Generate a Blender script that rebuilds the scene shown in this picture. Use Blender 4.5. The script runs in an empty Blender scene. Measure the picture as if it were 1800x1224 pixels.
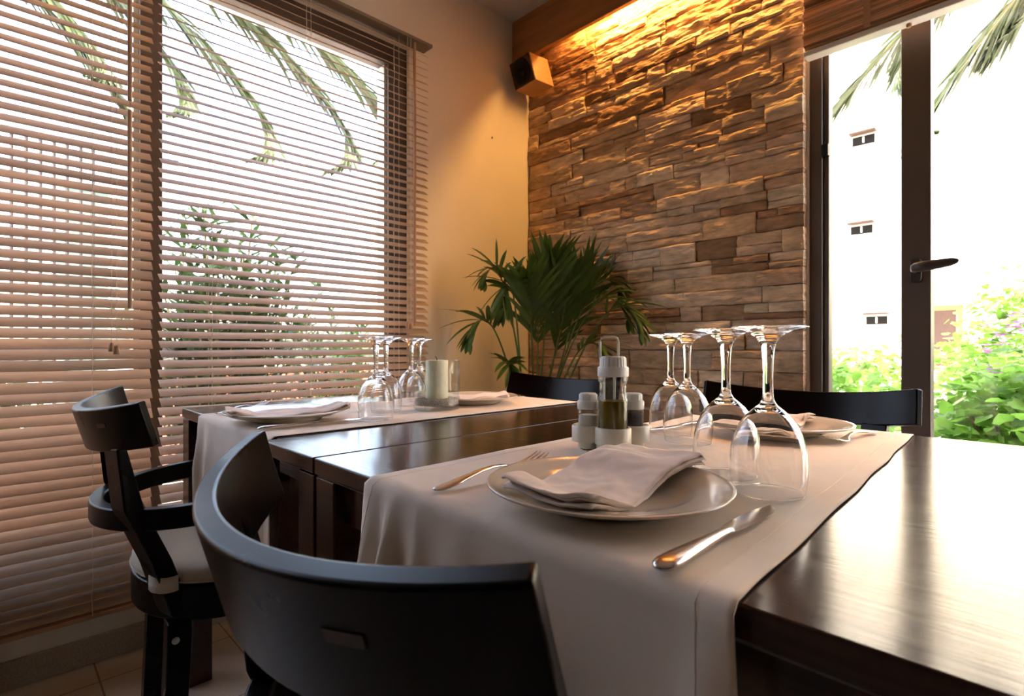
import bpy, math, random
from mathutils import Vector, Matrix, noise
random.seed(7)
R = math.radians
PI = math.pi
sc = bpy.context.scene
C = sc.collection

# ------------------------------------------------------------------ camera
TH = R(45.9)
CXS, CXC = math.sin(TH), math.cos(TH)
F_PX, HOR, ZC = 950.0, 609.0, 0.92
cam_d = bpy.data.cameras.new('camera')
cam = bpy.data.objects.new('camera', cam_d)
C.objects.link(cam)
cam.location = (0, 0, ZC)
cam.rotation_euler = (R(90), 0, TH - R(90))
cam_d.sensor_width = 36
cam_d.lens = 36 * F_PX / 1800
cam_d.shift_y = (HOR - 612) / 1800
cam_d.clip_start = 0.01
cam_d.clip_end = 200
cam_d.dof.use_dof = True
cam_d.dof.focus_distance = 0.85
cam_d.dof.aperture_fstop = 9.0
sc.camera = cam

# ------------------------------------------------------------------ world, sun, exposure
W = bpy.data.worlds.new('world'); sc.world = W
W.use_nodes = True
bg = W.node_tree.nodes['Background']
sky = W.node_tree.nodes.new('ShaderNodeTexSky')
sky.sky_type = 'NISHITA'
sky.sun_disc = False
sky.sun_elevation = R(52); sky.sun_rotation = R(215)
sky.air_density = 1.0; sky.dust_density = 4.0; sky.ozone_density = 0.6
wb = W.node_tree.nodes.new('ShaderNodeMix'); wb.data_type = 'RGBA'; wb.blend_type = 'MULTIPLY'; wb.inputs[0].default_value = 1
wb.inputs[7].default_value = (1.0, 0.88, 0.80, 1)
W.node_tree.links.new(sky.outputs[0], wb.inputs[6]); W.node_tree.links.new(wb.outputs[2], bg.inputs[0])
bg.inputs[1].default_value = 0.36
sun_d = bpy.data.lights.new('sun', 'SUN'); sun_d.energy = 2.7; sun_d.angle = R(0.6); sun_d.color = (1.0, 0.94, 0.84)
sun = bpy.data.objects.new('sun', sun_d); C.objects.link(sun)
sun.rotation_euler = Vector((0.62, 0.50, -1.05)).to_track_quat('-Z', 'Y').to_euler()

def portal(loc, rot, sx, sy):
    d = bpy.data.lights.new('portal', 'AREA'); d.shape = 'RECTANGLE'; d.size = sx; d.size_y = sy
    d.cycles.is_portal = True
    o = bpy.data.objects.new('portal', d); C.objects.link(o); o.location = loc; o.rotation_euler = rot
portal((0.10, 2.12, 1.27), (R(-90), 0, 0), 2.4, 1.9)
portal((2.2, -0.33, 1.1), (0, R(90), 0), 2.2, 1.95)

vs = sc.view_settings
vs.view_transform = 'Standard'; vs.look = 'None'; vs.gamma = 1.0; vs.use_curve_mapping = False
vs.exposure = 3.2
sc.cycles.max_bounces = 14
sc.cycles.transmission_bounces = 14
sc.cycles.transparent_max_bounces = 24
sc.cycles.diffuse_bounces = 5
sc.cycles.glossy_bounces = 5
sc.cycles.sample_clamp_indirect = 8
sc.cycles.use_denoising = True
sc.cycles.blur_glossy = 0.5

# ------------------------------------------------------------------ pixel -> place helpers (used to measure, each result is a real 3D point)
def ray(x, y):
    r = (x - 900) / F_PX; u = -(y - HOR) / F_PX
    return Vector((CXS * r + CXC, -CXC * r + CXS, u))
def on_z(x, y, z):
    a = ray(x, y); return a * ((z - ZC) / a.z) + Vector((0, 0, ZC))
def on_x(x, y, X):
    a = ray(x, y); return a * (X / a.x) + Vector((0, 0, ZC))
def on_y(x, y, Y):
    a = ray(x, y); return a * (Y / a.y) + Vector((0, 0, ZC))
def at_depth(x, y, t):
    return ray(x, y) * t + Vector((0, 0, ZC))

# ------------------------------------------------------------------ materials
def new_mat(name):
    m = bpy.data.materials.new(name); m.use_nodes = True
    nt = m.node_tree
    return m, nt, nt.nodes['Principled BSDF']
def mat(name, col, rough=0.5, metal=0.0, spec=0.5, bump=0.0, bscale=80, var=0.0, vscale=6, coat=0.0, sub=0.0, stretch=None, trans=0.0):
    m, nt, p = new_mat(name)
    p.inputs['Base Color'].default_value = (*col, 1)
    p.inputs['Roughness'].default_value = rough
    p.inputs['Metallic'].default_value = metal
    p.inputs['Specular IOR Level'].default_value = spec
    p.inputs['Coat Weight'].default_value = coat
    tc = nt.nodes.new('ShaderNodeTexCoord')
    mp = nt.nodes.new('ShaderNodeMapping')
    nt.links.new(tc.outputs['Object'], mp.inputs[0])
    if stretch: mp.inputs['Scale'].default_value = stretch
    if var:
        n = nt.nodes.new('ShaderNodeTexNoise'); n.inputs['Scale'].default_value = vscale; n.inputs['Detail'].default_value = 6
        nt.links.new(mp.outputs[0], n.inputs[0])
        mx = nt.nodes.new('ShaderNodeMix'); mx.data_type = 'RGBA'
        mx.inputs[6].default_value = (*[c * (1 - var) for c in col], 1)
        mx.inputs[7].default_value = (*[min(1, c * (1 + var)) for c in col], 1)
        cr = nt.nodes.new('ShaderNodeMapRange'); cr.inputs[1].default_value = 0.3; cr.inputs[2].default_value = 0.7
        nt.links.new(n.outputs[0], cr.inputs[0]); nt.links.new(cr.outputs[0], mx.inputs[0])
        nt.links.new(mx.outputs[2], p.inputs['Base Color'])
    if bump:
        n2 = nt.nodes.new('ShaderNodeTexNoise'); n2.inputs['Scale'].default_value = bscale; n2.inputs['Detail'].default_value = 5
        nt.links.new(mp.outputs[0], n2.inputs[0])
        b = nt.nodes.new('ShaderNodeBump'); b.inputs['Strength'].default_value = bump; b.inputs['Distance'].default_value = 0.01
        nt.links.new(n2.outputs[0], b.inputs['Height']); nt.links.new(b.outputs[0], p.inputs['Normal'])
    if trans:
        t = nt.nodes.new('ShaderNodeBsdfTranslucent')
        ms = nt.nodes.new('ShaderNodeMixShader'); ms.inputs[0].default_value = trans
        src = p.inputs['Base Color']
        if src.is_linked: nt.links.new(src.links[0].from_socket, t.inputs[0])
        else: t.inputs[0].default_value = (*col, 1)
        nt.links.new(p.outputs[0], ms.inputs[1]); nt.links.new(t.outputs[0], ms.inputs[2])
        nt.links.new(ms.outputs[0], nt.nodes['Material Output'].inputs[0])
    return m

def dark_wood(name, grain, base=(0.020, 0.008, 0.006), hi=(0.045, 0.018, 0.011), rough=0.2, spec=0.5, coat=0.0, bmp=0.12):
    m, nt, p = new_mat(name)
    tc = nt.nodes.new('ShaderNodeTexCoord'); mp = nt.nodes.new('ShaderNodeMapping'); mp.inputs['Scale'].default_value = grain
    nt.links.new(tc.outputs['Object'], mp.inputs[0])
    n = nt.nodes.new('ShaderNodeTexNoise'); n.inputs['Scale'].default_value = 5; n.inputs['Detail'].default_value = 8; n.inputs['Distortion'].default_value = 0.6
    nt.links.new(mp.outputs[0], n.inputs[0])
    mx = nt.nodes.new('ShaderNodeMix'); mx.data_type = 'RGBA'
    mx.inputs[6].default_value = (*base, 1); mx.inputs[7].default_value = (*hi, 1)
    nt.links.new(n.outputs[0], mx.inputs[0]); nt.links.new(mx.outputs[2], p.inputs['Base Color'])
    mr = nt.nodes.new('ShaderNodeMapRange'); mr.inputs[3].default_value = rough - 0.05; mr.inputs[4].default_value = rough + 0.09
    nt.links.new(n.outputs[0], mr.inputs[0]); nt.links.new(mr.outputs[0], p.inputs['Roughness'])
    b = nt.nodes.new('ShaderNodeBump'); b.inputs['Strength'].default_value = bmp; b.inputs['Distance'].default_value = 0.005
    nt.links.new(n.outputs[0], b.inputs['Height']); nt.links.new(b.outputs[0], p.inputs['Normal'])
    p.inputs['Specular IOR Level'].default_value = spec
    p.inputs['Coat Weight'].default_value = coat; p.inputs['Coat Roughness'].default_value = 0.13; p.inputs['Coat IOR'].default_value = 1.6
    return m

M = {}
M['table'] = dark_wood('table_wood', (22, 1.6, 22), base=(0.020, 0.007, 0.005), hi=(0.055, 0.020, 0.011), rough=0.15, spec=0.33, coat=0.08, bmp=0.07)
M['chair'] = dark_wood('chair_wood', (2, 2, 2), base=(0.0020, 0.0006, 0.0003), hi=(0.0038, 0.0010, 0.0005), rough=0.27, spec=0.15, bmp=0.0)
M['plaster'] = mat('cream_plaster', (0.74, 0.655, 0.53), 0.85, bump=0.12, bscale=140, var=0.04, vscale=3)
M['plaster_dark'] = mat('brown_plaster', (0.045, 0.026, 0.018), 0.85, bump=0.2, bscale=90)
M['base'] = mat('baseboard_tile', (0.36, 0.28, 0.20), 0.6, var=0.25, vscale=220)
M['ceiling'] = mat('ceiling_paint', (0.50, 0.45, 0.42), 0.9, bump=0.1, bscale=120)
M['pelmet'] = mat('pelmet_wood', (0.42, 0.20, 0.07), 0.5, var=0.18, vscale=4, stretch=(10, 1, 10), bump=0.1, bscale=30)
M['frame'] = mat('bronze_aluminium', (0.095, 0.066, 0.052), 0.42, spec=0.5, bump=0.02, bscale=300)
M['gasket'] = mat('frame_gasket', (0.55, 0.60, 0.56), 0.4)
M['outer_white'] = mat('outside_white_paint', (0.80, 0.78, 0.74), 0.8, var=0.03)
M['linen'] = mat('runner_linen', (0.88, 0.76, 0.64), 0.85, bump=0.05, bscale=900, var=0.05, vscale=12)
M['napkin'] = mat('napkin_linen', (0.90, 0.76, 0.66), 0.9, bump=0.06, bscale=500, var=0.05, vscale=20)
M['china'] = mat('glazed_china', (0.78, 0.67, 0.53), 0.12, spec=0.6, coat=0.4)
M['steel'] = mat('polished_steel', (0.66, 0.63, 0.60), 0.20, metal=1.0)
M['cushion'] = mat('cushion_canvas', (0.55, 0.47, 0.37), 0.9, bump=0.4, bscale=400, var=0.05)
M['bolt'] = mat('bolt_cap', (0.45, 0.43, 0.42), 0.4, metal=0.6)
M['wax'] = mat('candle_wax', (0.90, 0.82, 0.56), 0.55, bump=0.05, bscale=120, var=0.05, vscale=60)
M['wax'].node_tree.nodes['Principled BSDF'].inputs['Subsurface Weight'].default_value = 0.3
M['wax'].node_tree.nodes['Principled BSDF'].inputs['Subsurface Radius'].default_value = (0.02, 0.012, 0.006)
M['wick'] = mat('wick', (0.03, 0.02, 0.015), 0.9)
M['gravel'] = mat('pale_gravel', (0.66, 0.56, 0.46), 0.9, var=0.5, vscale=420, bump=1.0, bscale=420)
M['plastic'] = mat('cream_plastic', (0.70, 0.65, 0.54), 0.35, spec=0.5)
M['cap'] = mat('white_plastic_cap', (0.74, 0.72, 0.68), 0.4)
M['oil'] = mat('olive_oil', (0.095, 0.066, 0.003), 0.1, spec=0.5)
M['salt'] = mat('salt', (0.72, 0.68, 0.60), 0.9, bump=0.4, bscale=900)
M['pepper'] = mat('pepper', (0.055, 0.035, 0.03), 0.9, bump=0.6, bscale=900, var=0.6, vscale=600)
M['speaker_wood'] = mat('speaker_wood', (0.48, 0.24, 0.09), 0.45, var=0.12, stretch=(2, 2, 12))
M['speaker_face'] = mat('speaker_face', (0.03, 0.010, 0.006), 0.5)
M['cone'] = mat('speaker_cone', (0.003, 0.003, 0.003), 0.45, spec=0.3)
M['palm_in'] = mat('kentia_leaf', (0.055, 0.11, 0.016), 0.42, var=0.35, vscale=8, trans=0.22)
M['stalk_in'] = mat('kentia_stalk', (0.10, 0.16, 0.04), 0.5, var=0.2)
M['pot'] = mat('plant_pot', (0.16, 0.07, 0.035), 0.6, var=0.1)
M['soil'] = mat('potting_soil', (0.03, 0.02, 0.014), 0.95, bump=0.8, bscale=120)
M['cord'] = mat('blind_cord', (0.78, 0.68, 0.56), 0.8)
M['rail'] = mat('blind_head_rail', (0.20, 0.15, 0.10), 0.6)
M['wand'] = mat('blind_wand', (0.42, 0.24, 0.13), 0.5)
M['frond'] = mat('date_palm_leaf', (0.045, 0.066, 0.026), 0.5, var=0.4, vscale=3, trans=0.2)
M['frond_dry'] = mat('date_palm_rib', (0.17, 0.14, 0.06), 0.6, var=0.2)
M['trunk'] = mat('palm_trunk', (0.16, 0.11, 0.07), 0.9, bump=1.0, bscale=20, var=0.4, vscale=10)
M['oleander'] = mat('oleander_leaf', (0.03, 0.075, 0.018), 0.45, var=0.5, vscale=6, trans=0.3)
M['vine'] = mat('vine_leaf', (0.17, 0.34, 0.05), 0.45, var=0.5, vscale=6, trans=0.5)
M['stem'] = mat('shrub_stem', (0.16, 0.13, 0.06), 0.8)
M['purple'] = mat('purple_petal', (0.45, 0.12, 0.50), 0.6, var=0.3, trans=0.3)
M['salmon'] = mat('salmon_render', (0.40, 0.13, 0.08), 0.9, var=0.1)
M['terrace'] = mat('terrace_paving', (0.62, 0.56, 0.48), 0.9, var=0.12, vscale=1.5)
M['grass'] = mat('garden_soil', (0.20, 0.26, 0.10), 0.95, var=0.4, vscale=2)
M['facade'] = mat('facade_render', (0.80, 0.76, 0.66), 0.9, var=0.04)
M['facade_trim'] = mat('facade_trim', (0.30, 0.17, 0.06), 0.9)
M['dark_window'] = mat('dark_window', (0.004, 0.0035, 0.0035), 0.5, spec=0.1)
M['brown_door'] = mat('brown_door', (0.035, 0.015, 0.010), 0.6, var=0.3, stretch=(8, 8, 1))
M['aqua'] = mat('pale_aqua_panel', (0.10, 0.17, 0.16), 0.4, var=0.05)
M['rail_metal'] = mat('rail_metal', (0.008, 0.007, 0.012), 0.5)
M['tube'] = bpy.data.materials.new('lit_tube'); M['tube'].use_nodes = True
_p = M['tube'].node_tree.nodes['Principled BSDF']
_p.inputs['Emission Color'].default_value = (1.0, 0.50, 0.10, 1); _p.inputs['Emission Strength'].default_value = 7

# attribute coloured materials (each stone or slat has its own colour)
def attr_mat(name, rough, bump, bscale, var, vscale, trans=0.0, stretch=None, spec=0.4, dist=0.01):
    m, nt, p = new_mat(name)
    a = nt.nodes.new('ShaderNodeAttribute'); a.attribute_name = 'tint'
    tc = nt.nodes.new('ShaderNodeTexCoord'); mp = nt.nodes.new('ShaderNodeMapping')
    if stretch: mp.inputs['Scale'].default_value = stretch
    nt.links.new(tc.outputs['Object'], mp.inputs[0])
    n = nt.nodes.new('ShaderNodeTexNoise'); n.inputs['Scale'].default_value = vscale; n.inputs['Detail'].default_value = 8
    nt.links.new(mp.outputs[0], n.inputs[0])
    mr = nt.nodes.new('ShaderNodeMapRange'); mr.inputs[1].default_value = 0.25; mr.inputs[2].default_value = 0.75
    mr.inputs[3].default_value = 1 - var; mr.inputs[4].default_value = 1 + var * 0.6
    nt.links.new(n.outputs[0], mr.inputs[0])
    mx = nt.nodes.new('ShaderNodeMix'); mx.data_type = 'RGBA'; mx.blend_type = 'MULTIPLY'; mx.inputs[0].default_value = 1
    nt.links.new(a.outputs[0], mx.inputs[6]); nt.links.new(mr.outputs[0], mx.inputs[7])
    nt.links.new(mx.outputs[2], p.inputs['Base Color'])
    p.inputs['Roughness'].default_value = rough; p.inputs['Specular IOR Level'].default_value = spec
    if bump:
        n2 = nt.nodes.new('ShaderNodeTexNoise'); n2.inputs['Scale'].default_value = bscale; n2.inputs['Detail'].default_value = 8
        nt.links.new(mp.outputs[0], n2.inputs[0])
        b = nt.nodes.new('ShaderNodeBump'); b.inputs['Strength'].default_value = bump; b.inputs['Distance'].default_value = dist
        nt.links.new(n2.outputs[0], b.inputs['Height']); nt.links.new(b.outputs[0], p.inputs['Normal'])
    if trans:
        t = nt.nodes.new('ShaderNodeBsdfTranslucent'); nt.links.new(mx.outputs[2], t.inputs[0])
        ms = nt.nodes.new('ShaderNodeMixShader'); ms.inputs[0].default_value = trans
        nt.links.new(p.outputs[0], ms.inputs[1]); nt.links.new(t.outputs[0], ms.inputs[2])
        nt.links.new(ms.outputs[0], nt.nodes['Material Output'].inputs[0])
    return m
M['stone'] = attr_mat('split_stone', 0.85, 0.85, 9, 0.42, 5, dist=0.014, stretch=(3, 3, 9))
M['slat'] = attr_mat('slat_wood', 0.5, 0.05, 60, 0.10, 20, trans=0.34, stretch=(1, 12, 12))
M['bamboo'] = attr_mat('bamboo_strip', 0.6, 0.1, 60, 0.15, 12, trans=0.1, stretch=(12, 1, 12))

def glass_mat(name, ior=1.5, rough=0.0, tint=(1, 1, 1)):
    m = bpy.data.materials.new(name); m.use_nodes = True; nt = m.node_tree
    nt.nodes.remove(nt.nodes['Principled BSDF'])
    g = nt.nodes.new('ShaderNodeBsdfGlass'); g.inputs['IOR'].default_value = ior; g.inputs['Roughness'].default_value = rough
    g.inputs['Color'].default_value = (*tint, 1)
    nt.links.new(g.outputs[0], nt.nodes['Material Output'].inputs[0])
    return m
M['glass'] = glass_mat('clear_glass')
def pane_mat(name, k=0.75, tint=(0.97, 0.985, 0.98)):
    # thin sheet of glass: clear seen square on, mirror-like at a glancing angle
    m = bpy.data.materials.new(name); m.use_nodes = True; nt = m.node_tree
    nt.nodes.remove(nt.nodes['Principled BSDF'])
    t = nt.nodes.new('ShaderNodeBsdfTransparent'); t.inputs[0].default_value = (*tint, 1)
    g = nt.nodes.new('ShaderNodeBsdfGlossy'); g.inputs['Roughness'].default_value = 0.0
    f = nt.nodes.new('ShaderNodeLayerWeight'); f.inputs[0].default_value = 0.5
    p = nt.nodes.new('ShaderNodeMath'); p.operation = 'POWER'; p.inputs[1].default_value = 4.5
    a = nt.nodes.new('ShaderNodeMath'); a.operation = 'MULTIPLY_ADD'; a.inputs[1].default_value = k; a.inputs[2].default_value = 0.03
    ms = nt.nodes.new('ShaderNodeMixShader')
    nt.links.new(f.outputs['Facing'], p.inputs[0]); nt.links.new(p.outputs[0], a.inputs[0]); nt.links.new(a.outputs[0], ms.inputs[0])
    nt.links.new(t.outputs[0], ms.inputs[1]); nt.links.new(g.outputs[0], ms.inputs[2])
    nt.links.new(ms.outputs[0], nt.nodes['Material Output'].inputs[0])
    return m
M['pane'] = pane_mat('window_pane')
M['thin_glass'] = pane_mat('thin_clear_glass', 0.85)

# floor tiles
def tile_mat():
    m, nt, p = new_mat('floor_tile')
    tc = nt.nodes.new('ShaderNodeTexCoord'); mp = nt.nodes.new('ShaderNodeMapping')
    mp.inputs['Rotation'].default_value = (0, 0, R(0)); mp.inputs['Location'].default_value = (0.11, 0.13, 0)
    nt.links.new(tc.outputs['Object'], mp.inputs[0])
    b = nt.nodes.new('ShaderNodeTexBrick'); b.offset = 0.0; b.inputs['Scale'].default_value = 1
    b.inputs['Brick Width'].default_value = 0.33; b.inputs['Row Height'].default_value = 0.33; b.inputs['Mortar Size'].default_value = 0.0022
    b.inputs['Color1'].default_value = (0.54, 0.43, 0.33, 1); b.inputs['Color2'].default_value = (0.58, 0.47, 0.36, 1); b.inputs['Mortar'].default_value = (0.20, 0.15, 0.11, 1)
    nt.links.new(mp.outputs[0], b.inputs[0])
    n = nt.nodes.new('ShaderNodeTexNoise'); n.inputs['Scale'].default_value = 160; n.inputs['Detail'].default_value = 4
    nt.links.new(mp.outputs[0], n.inputs[0])
    mx = nt.nodes.new('ShaderNodeMix'); mx.data_type = 'RGBA'; mx.blend_type = 'MULTIPLY'; mx.inputs[0].default_value = 0.35
    nt.links.new(b.outputs[0], mx.inputs[6]); nt.links.new(n.outputs[0], mx.inputs[7])
    nt.links.new(mx.outputs[2], p.inputs['Base Color'])
    p.inputs['Roughness'].default_value = 0.38
    return m
M['tile'] = tile_mat()

# ------------------------------------------------------------------ mesh builder
class MB:
    def __init__(s): s.v = []; s.f = []; s.mi = []; s.tint = []
    def add(s, vs_, fs, tint=None):
        b = len(s.v); s.v += [tuple(p) for p in vs_]
        s.f += [tuple(i + b for i in f) for f in fs]
        s.tint += [tint or (1, 1, 1)] * len(vs_)
        return s
    def box(s, x0, x1, y0, y1, z0, z1, tint=None):
        v = [(x0, y0, z0), (x1, y0, z0), (x1, y1, z0), (x0, y1, z0), (x0, y0, z1), (x1, y0, z1), (x1, y1, z1), (x0, y1, z1)]
        return s.add(v, [(0, 3, 2, 1), (4, 5, 6, 7), (0, 1, 5, 4), (1, 2, 6, 5), (2, 3, 7, 6), (3, 0, 4, 7)], tint)
    def loft(s, rings, cap=True, closed=True, tint=None):
        n = len(rings[0]); vs_ = [p for r in rings for p in r]; fs = []
        for i in range(len(rings) - 1):
            for j in range(n if closed else n - 1):
                k = (j + 1) % n
                fs.append((i * n + j, i * n + k, (i + 1) * n + k, (i + 1) * n + j))
        if cap:
            fs.append(tuple(reversed(range(n)))); fs.append(tuple(range((len(rings) - 1) * n, len(rings) * n)))
        return s.add(vs_, fs, tint)
    def tube(s, pts, rad, n=8, cap=True, tint=None):
        pts = [Vector(p) for p in pts]; rings = []
        if not isinstance(rad, (list, tuple)): rad = [rad] * len(pts)
        up = Vector((0, 0, 1))
        for i, p in enumerate(pts):
            d = (pts[min(i + 1, len(pts) - 1)] - pts[max(i - 1, 0)]).normalized()
            ref = up if abs(d.z) < 0.95 else Vector((1, 0, 0))
            a = d.cross(ref).normalized(); b = a.cross(d).normalized()
            rings.append([p + a * (rad[i] * math.cos(2 * PI * k / n)) + b * (rad[i] * math.sin(2 * PI * k / n)) for k in range(n)])
        return s.loft(rings, cap, True, tint)
    def lathe(s, prof, n=48, c=(0, 0), cap=True, tint=None):
        rings = [[(c[0] + r * math.cos(2 * PI * k / n), c[1] + r * math.sin(2 * PI * k / n), z) for k in range(n)] for r, z in prof]
        return s.loft(rings, cap, True, tint)
    def build(s, name, m, parent=None, smooth=0, bevel=0, subd=0, solid=0, seg=2):
        me = bpy.data.meshes.new(name); me.from_pydata(s.v, [], s.f)
        me.materials.append(m)
        if any(t != (1, 1, 1) for t in s.tint):
            at = me.color_attributes.new('tint', 'FLOAT_COLOR', 'POINT')
            flat = []
            for t in s.tint: flat += [t[0], t[1], t[2], 1.0]
            at.data.foreach_set('color', flat)
        import bmesh
        bm = bmesh.new(); bm.from_mesh(me); bmesh.ops.recalc_face_normals(bm, faces=bm.faces); bm.to_mesh(me); bm.free()
        if smooth:
            me.polygons.foreach_set('use_smooth', [True] * len(me.polygons))
            if smooth < 180: me.set_sharp_from_angle(angle=R(smooth))
        o = bpy.data.objects.new(name, me); C.objects.link(o)
        if parent: o.parent = parent
        if solid:
            md = o.modifiers.new('solid', 'SOLIDIFY'); md.thickness = solid; md.offset = 0
        if bevel:
            md = o.modifiers.new('bevel', 'BEVEL'); md.width = bevel; md.segments = seg; md.limit_method = 'ANGLE'; md.angle_limit = R(40)
            md.harden_normals = False
        if subd:
            md = o.modifiers.new('sub', 'SUBSURF'); md.levels = subd; md.render_levels = subd
        return o
def box(x0, x1, y0, y1, z0, z1): return MB().box(x0, x1, y0, y1, z0, z1)
def thing(name, label, cat, loc=(0, 0, 0), rz=0, group=None):
    o = bpy.data.objects.new(name, None); C.objects.link(o); o.empty_display_size = 0.05
    o.location = loc; o.rotation_euler = (0, 0, rz); o['label'] = label; o['category'] = cat
    if group: o['group'] = group
    return o
def tag(o, label, cat, group=None, kind=None):
    o['label'] = label; o['category'] = cat
    if group: o['group'] = group
    if kind: o['kind'] = kind
    return o
def struct(o, label=None):
    o['kind'] = 'structure'
    if label: o['label'] = label
    return o
def dup(root, loc, rz, label, group=None):
    r = root.copy(); C.objects.link(r); r.location = loc; r.rotation_euler = (0, 0, rz); r['label'] = label
    if group: r['group'] = group
    for ch in list(root.children):
        c = ch.copy(); C.objects.link(c); c.parent = r
        for g in list(ch.children):
            d = g.copy(); C.objects.link(d); d.parent = c
    return r

# ------------------------------------------------------------------ the room
YW, XS, ZCEIL = 1.98, 2.057, 2.571
RX0, RY0 = -6.0, -6.0
WX0, WX1, WZ0, WZ1 = -1.1, 1.30, 0.33, 2.20
struct(box(RX0 - 0.2, XS + 0.25, RY0 - 0.2, YW + 0.25, -0.1, 0).build('floor', M['tile']), 'beige square floor tiles')
struct(box(RX0 - 0.2, XS + 0.25, RY0 - 0.2, YW + 0.25, ZCEIL, ZCEIL + 0.25).build('ceiling', M['ceiling']), 'plain greyish ceiling')
wl = MB()
wl.box(RX0, XS + 0.25, YW, YW + 0.22, 0, WZ0); wl.box(RX0, XS + 0.25, YW, YW + 0.22, WZ1, ZCEIL)
wl.box(RX0, WX0, YW, YW + 0.22, WZ0, WZ1); wl.box(WX1, XS + 0.25, YW, YW + 0.22, WZ0, WZ1)
struct(wl.build('wall_left', M['plaster']), 'cream plaster wall around the blind covered window')
struct(box(WX1 - 0.012, WX1, YW + 0.09, YW + 0.24, WZ0, WZ1).box(WX0, WX1, YW + 0.09, YW + 0.24, WZ1 - 0.012, WZ1).build('trim_1', M['outer_white']), 'white outer reveal of the left window')
wr = MB()
DY1 = 0.640
wr.box(XS + 0.02, XS + 0.22, DY1, YW, 0, ZCEIL); wr.box(XS, XS + 0.22, -1.30, DY1, 2.25, ZCEIL); wr.box(XS, XS + 0.22, RY0, -1.30, 0, ZCEIL)
struct(wr.build('wall_right', M['plaster']), 'plaster wall behind the stone cladding')
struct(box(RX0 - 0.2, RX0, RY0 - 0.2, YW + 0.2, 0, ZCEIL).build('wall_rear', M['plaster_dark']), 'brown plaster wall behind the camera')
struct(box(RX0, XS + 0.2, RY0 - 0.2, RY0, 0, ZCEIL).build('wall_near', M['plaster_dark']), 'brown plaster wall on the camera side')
struct(box(RX0, XS, YW - 0.012, YW, 0, 0.078).build('baseboard_left', M['base'], bevel=0.003), 'tile baseboard under the left window')
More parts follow.
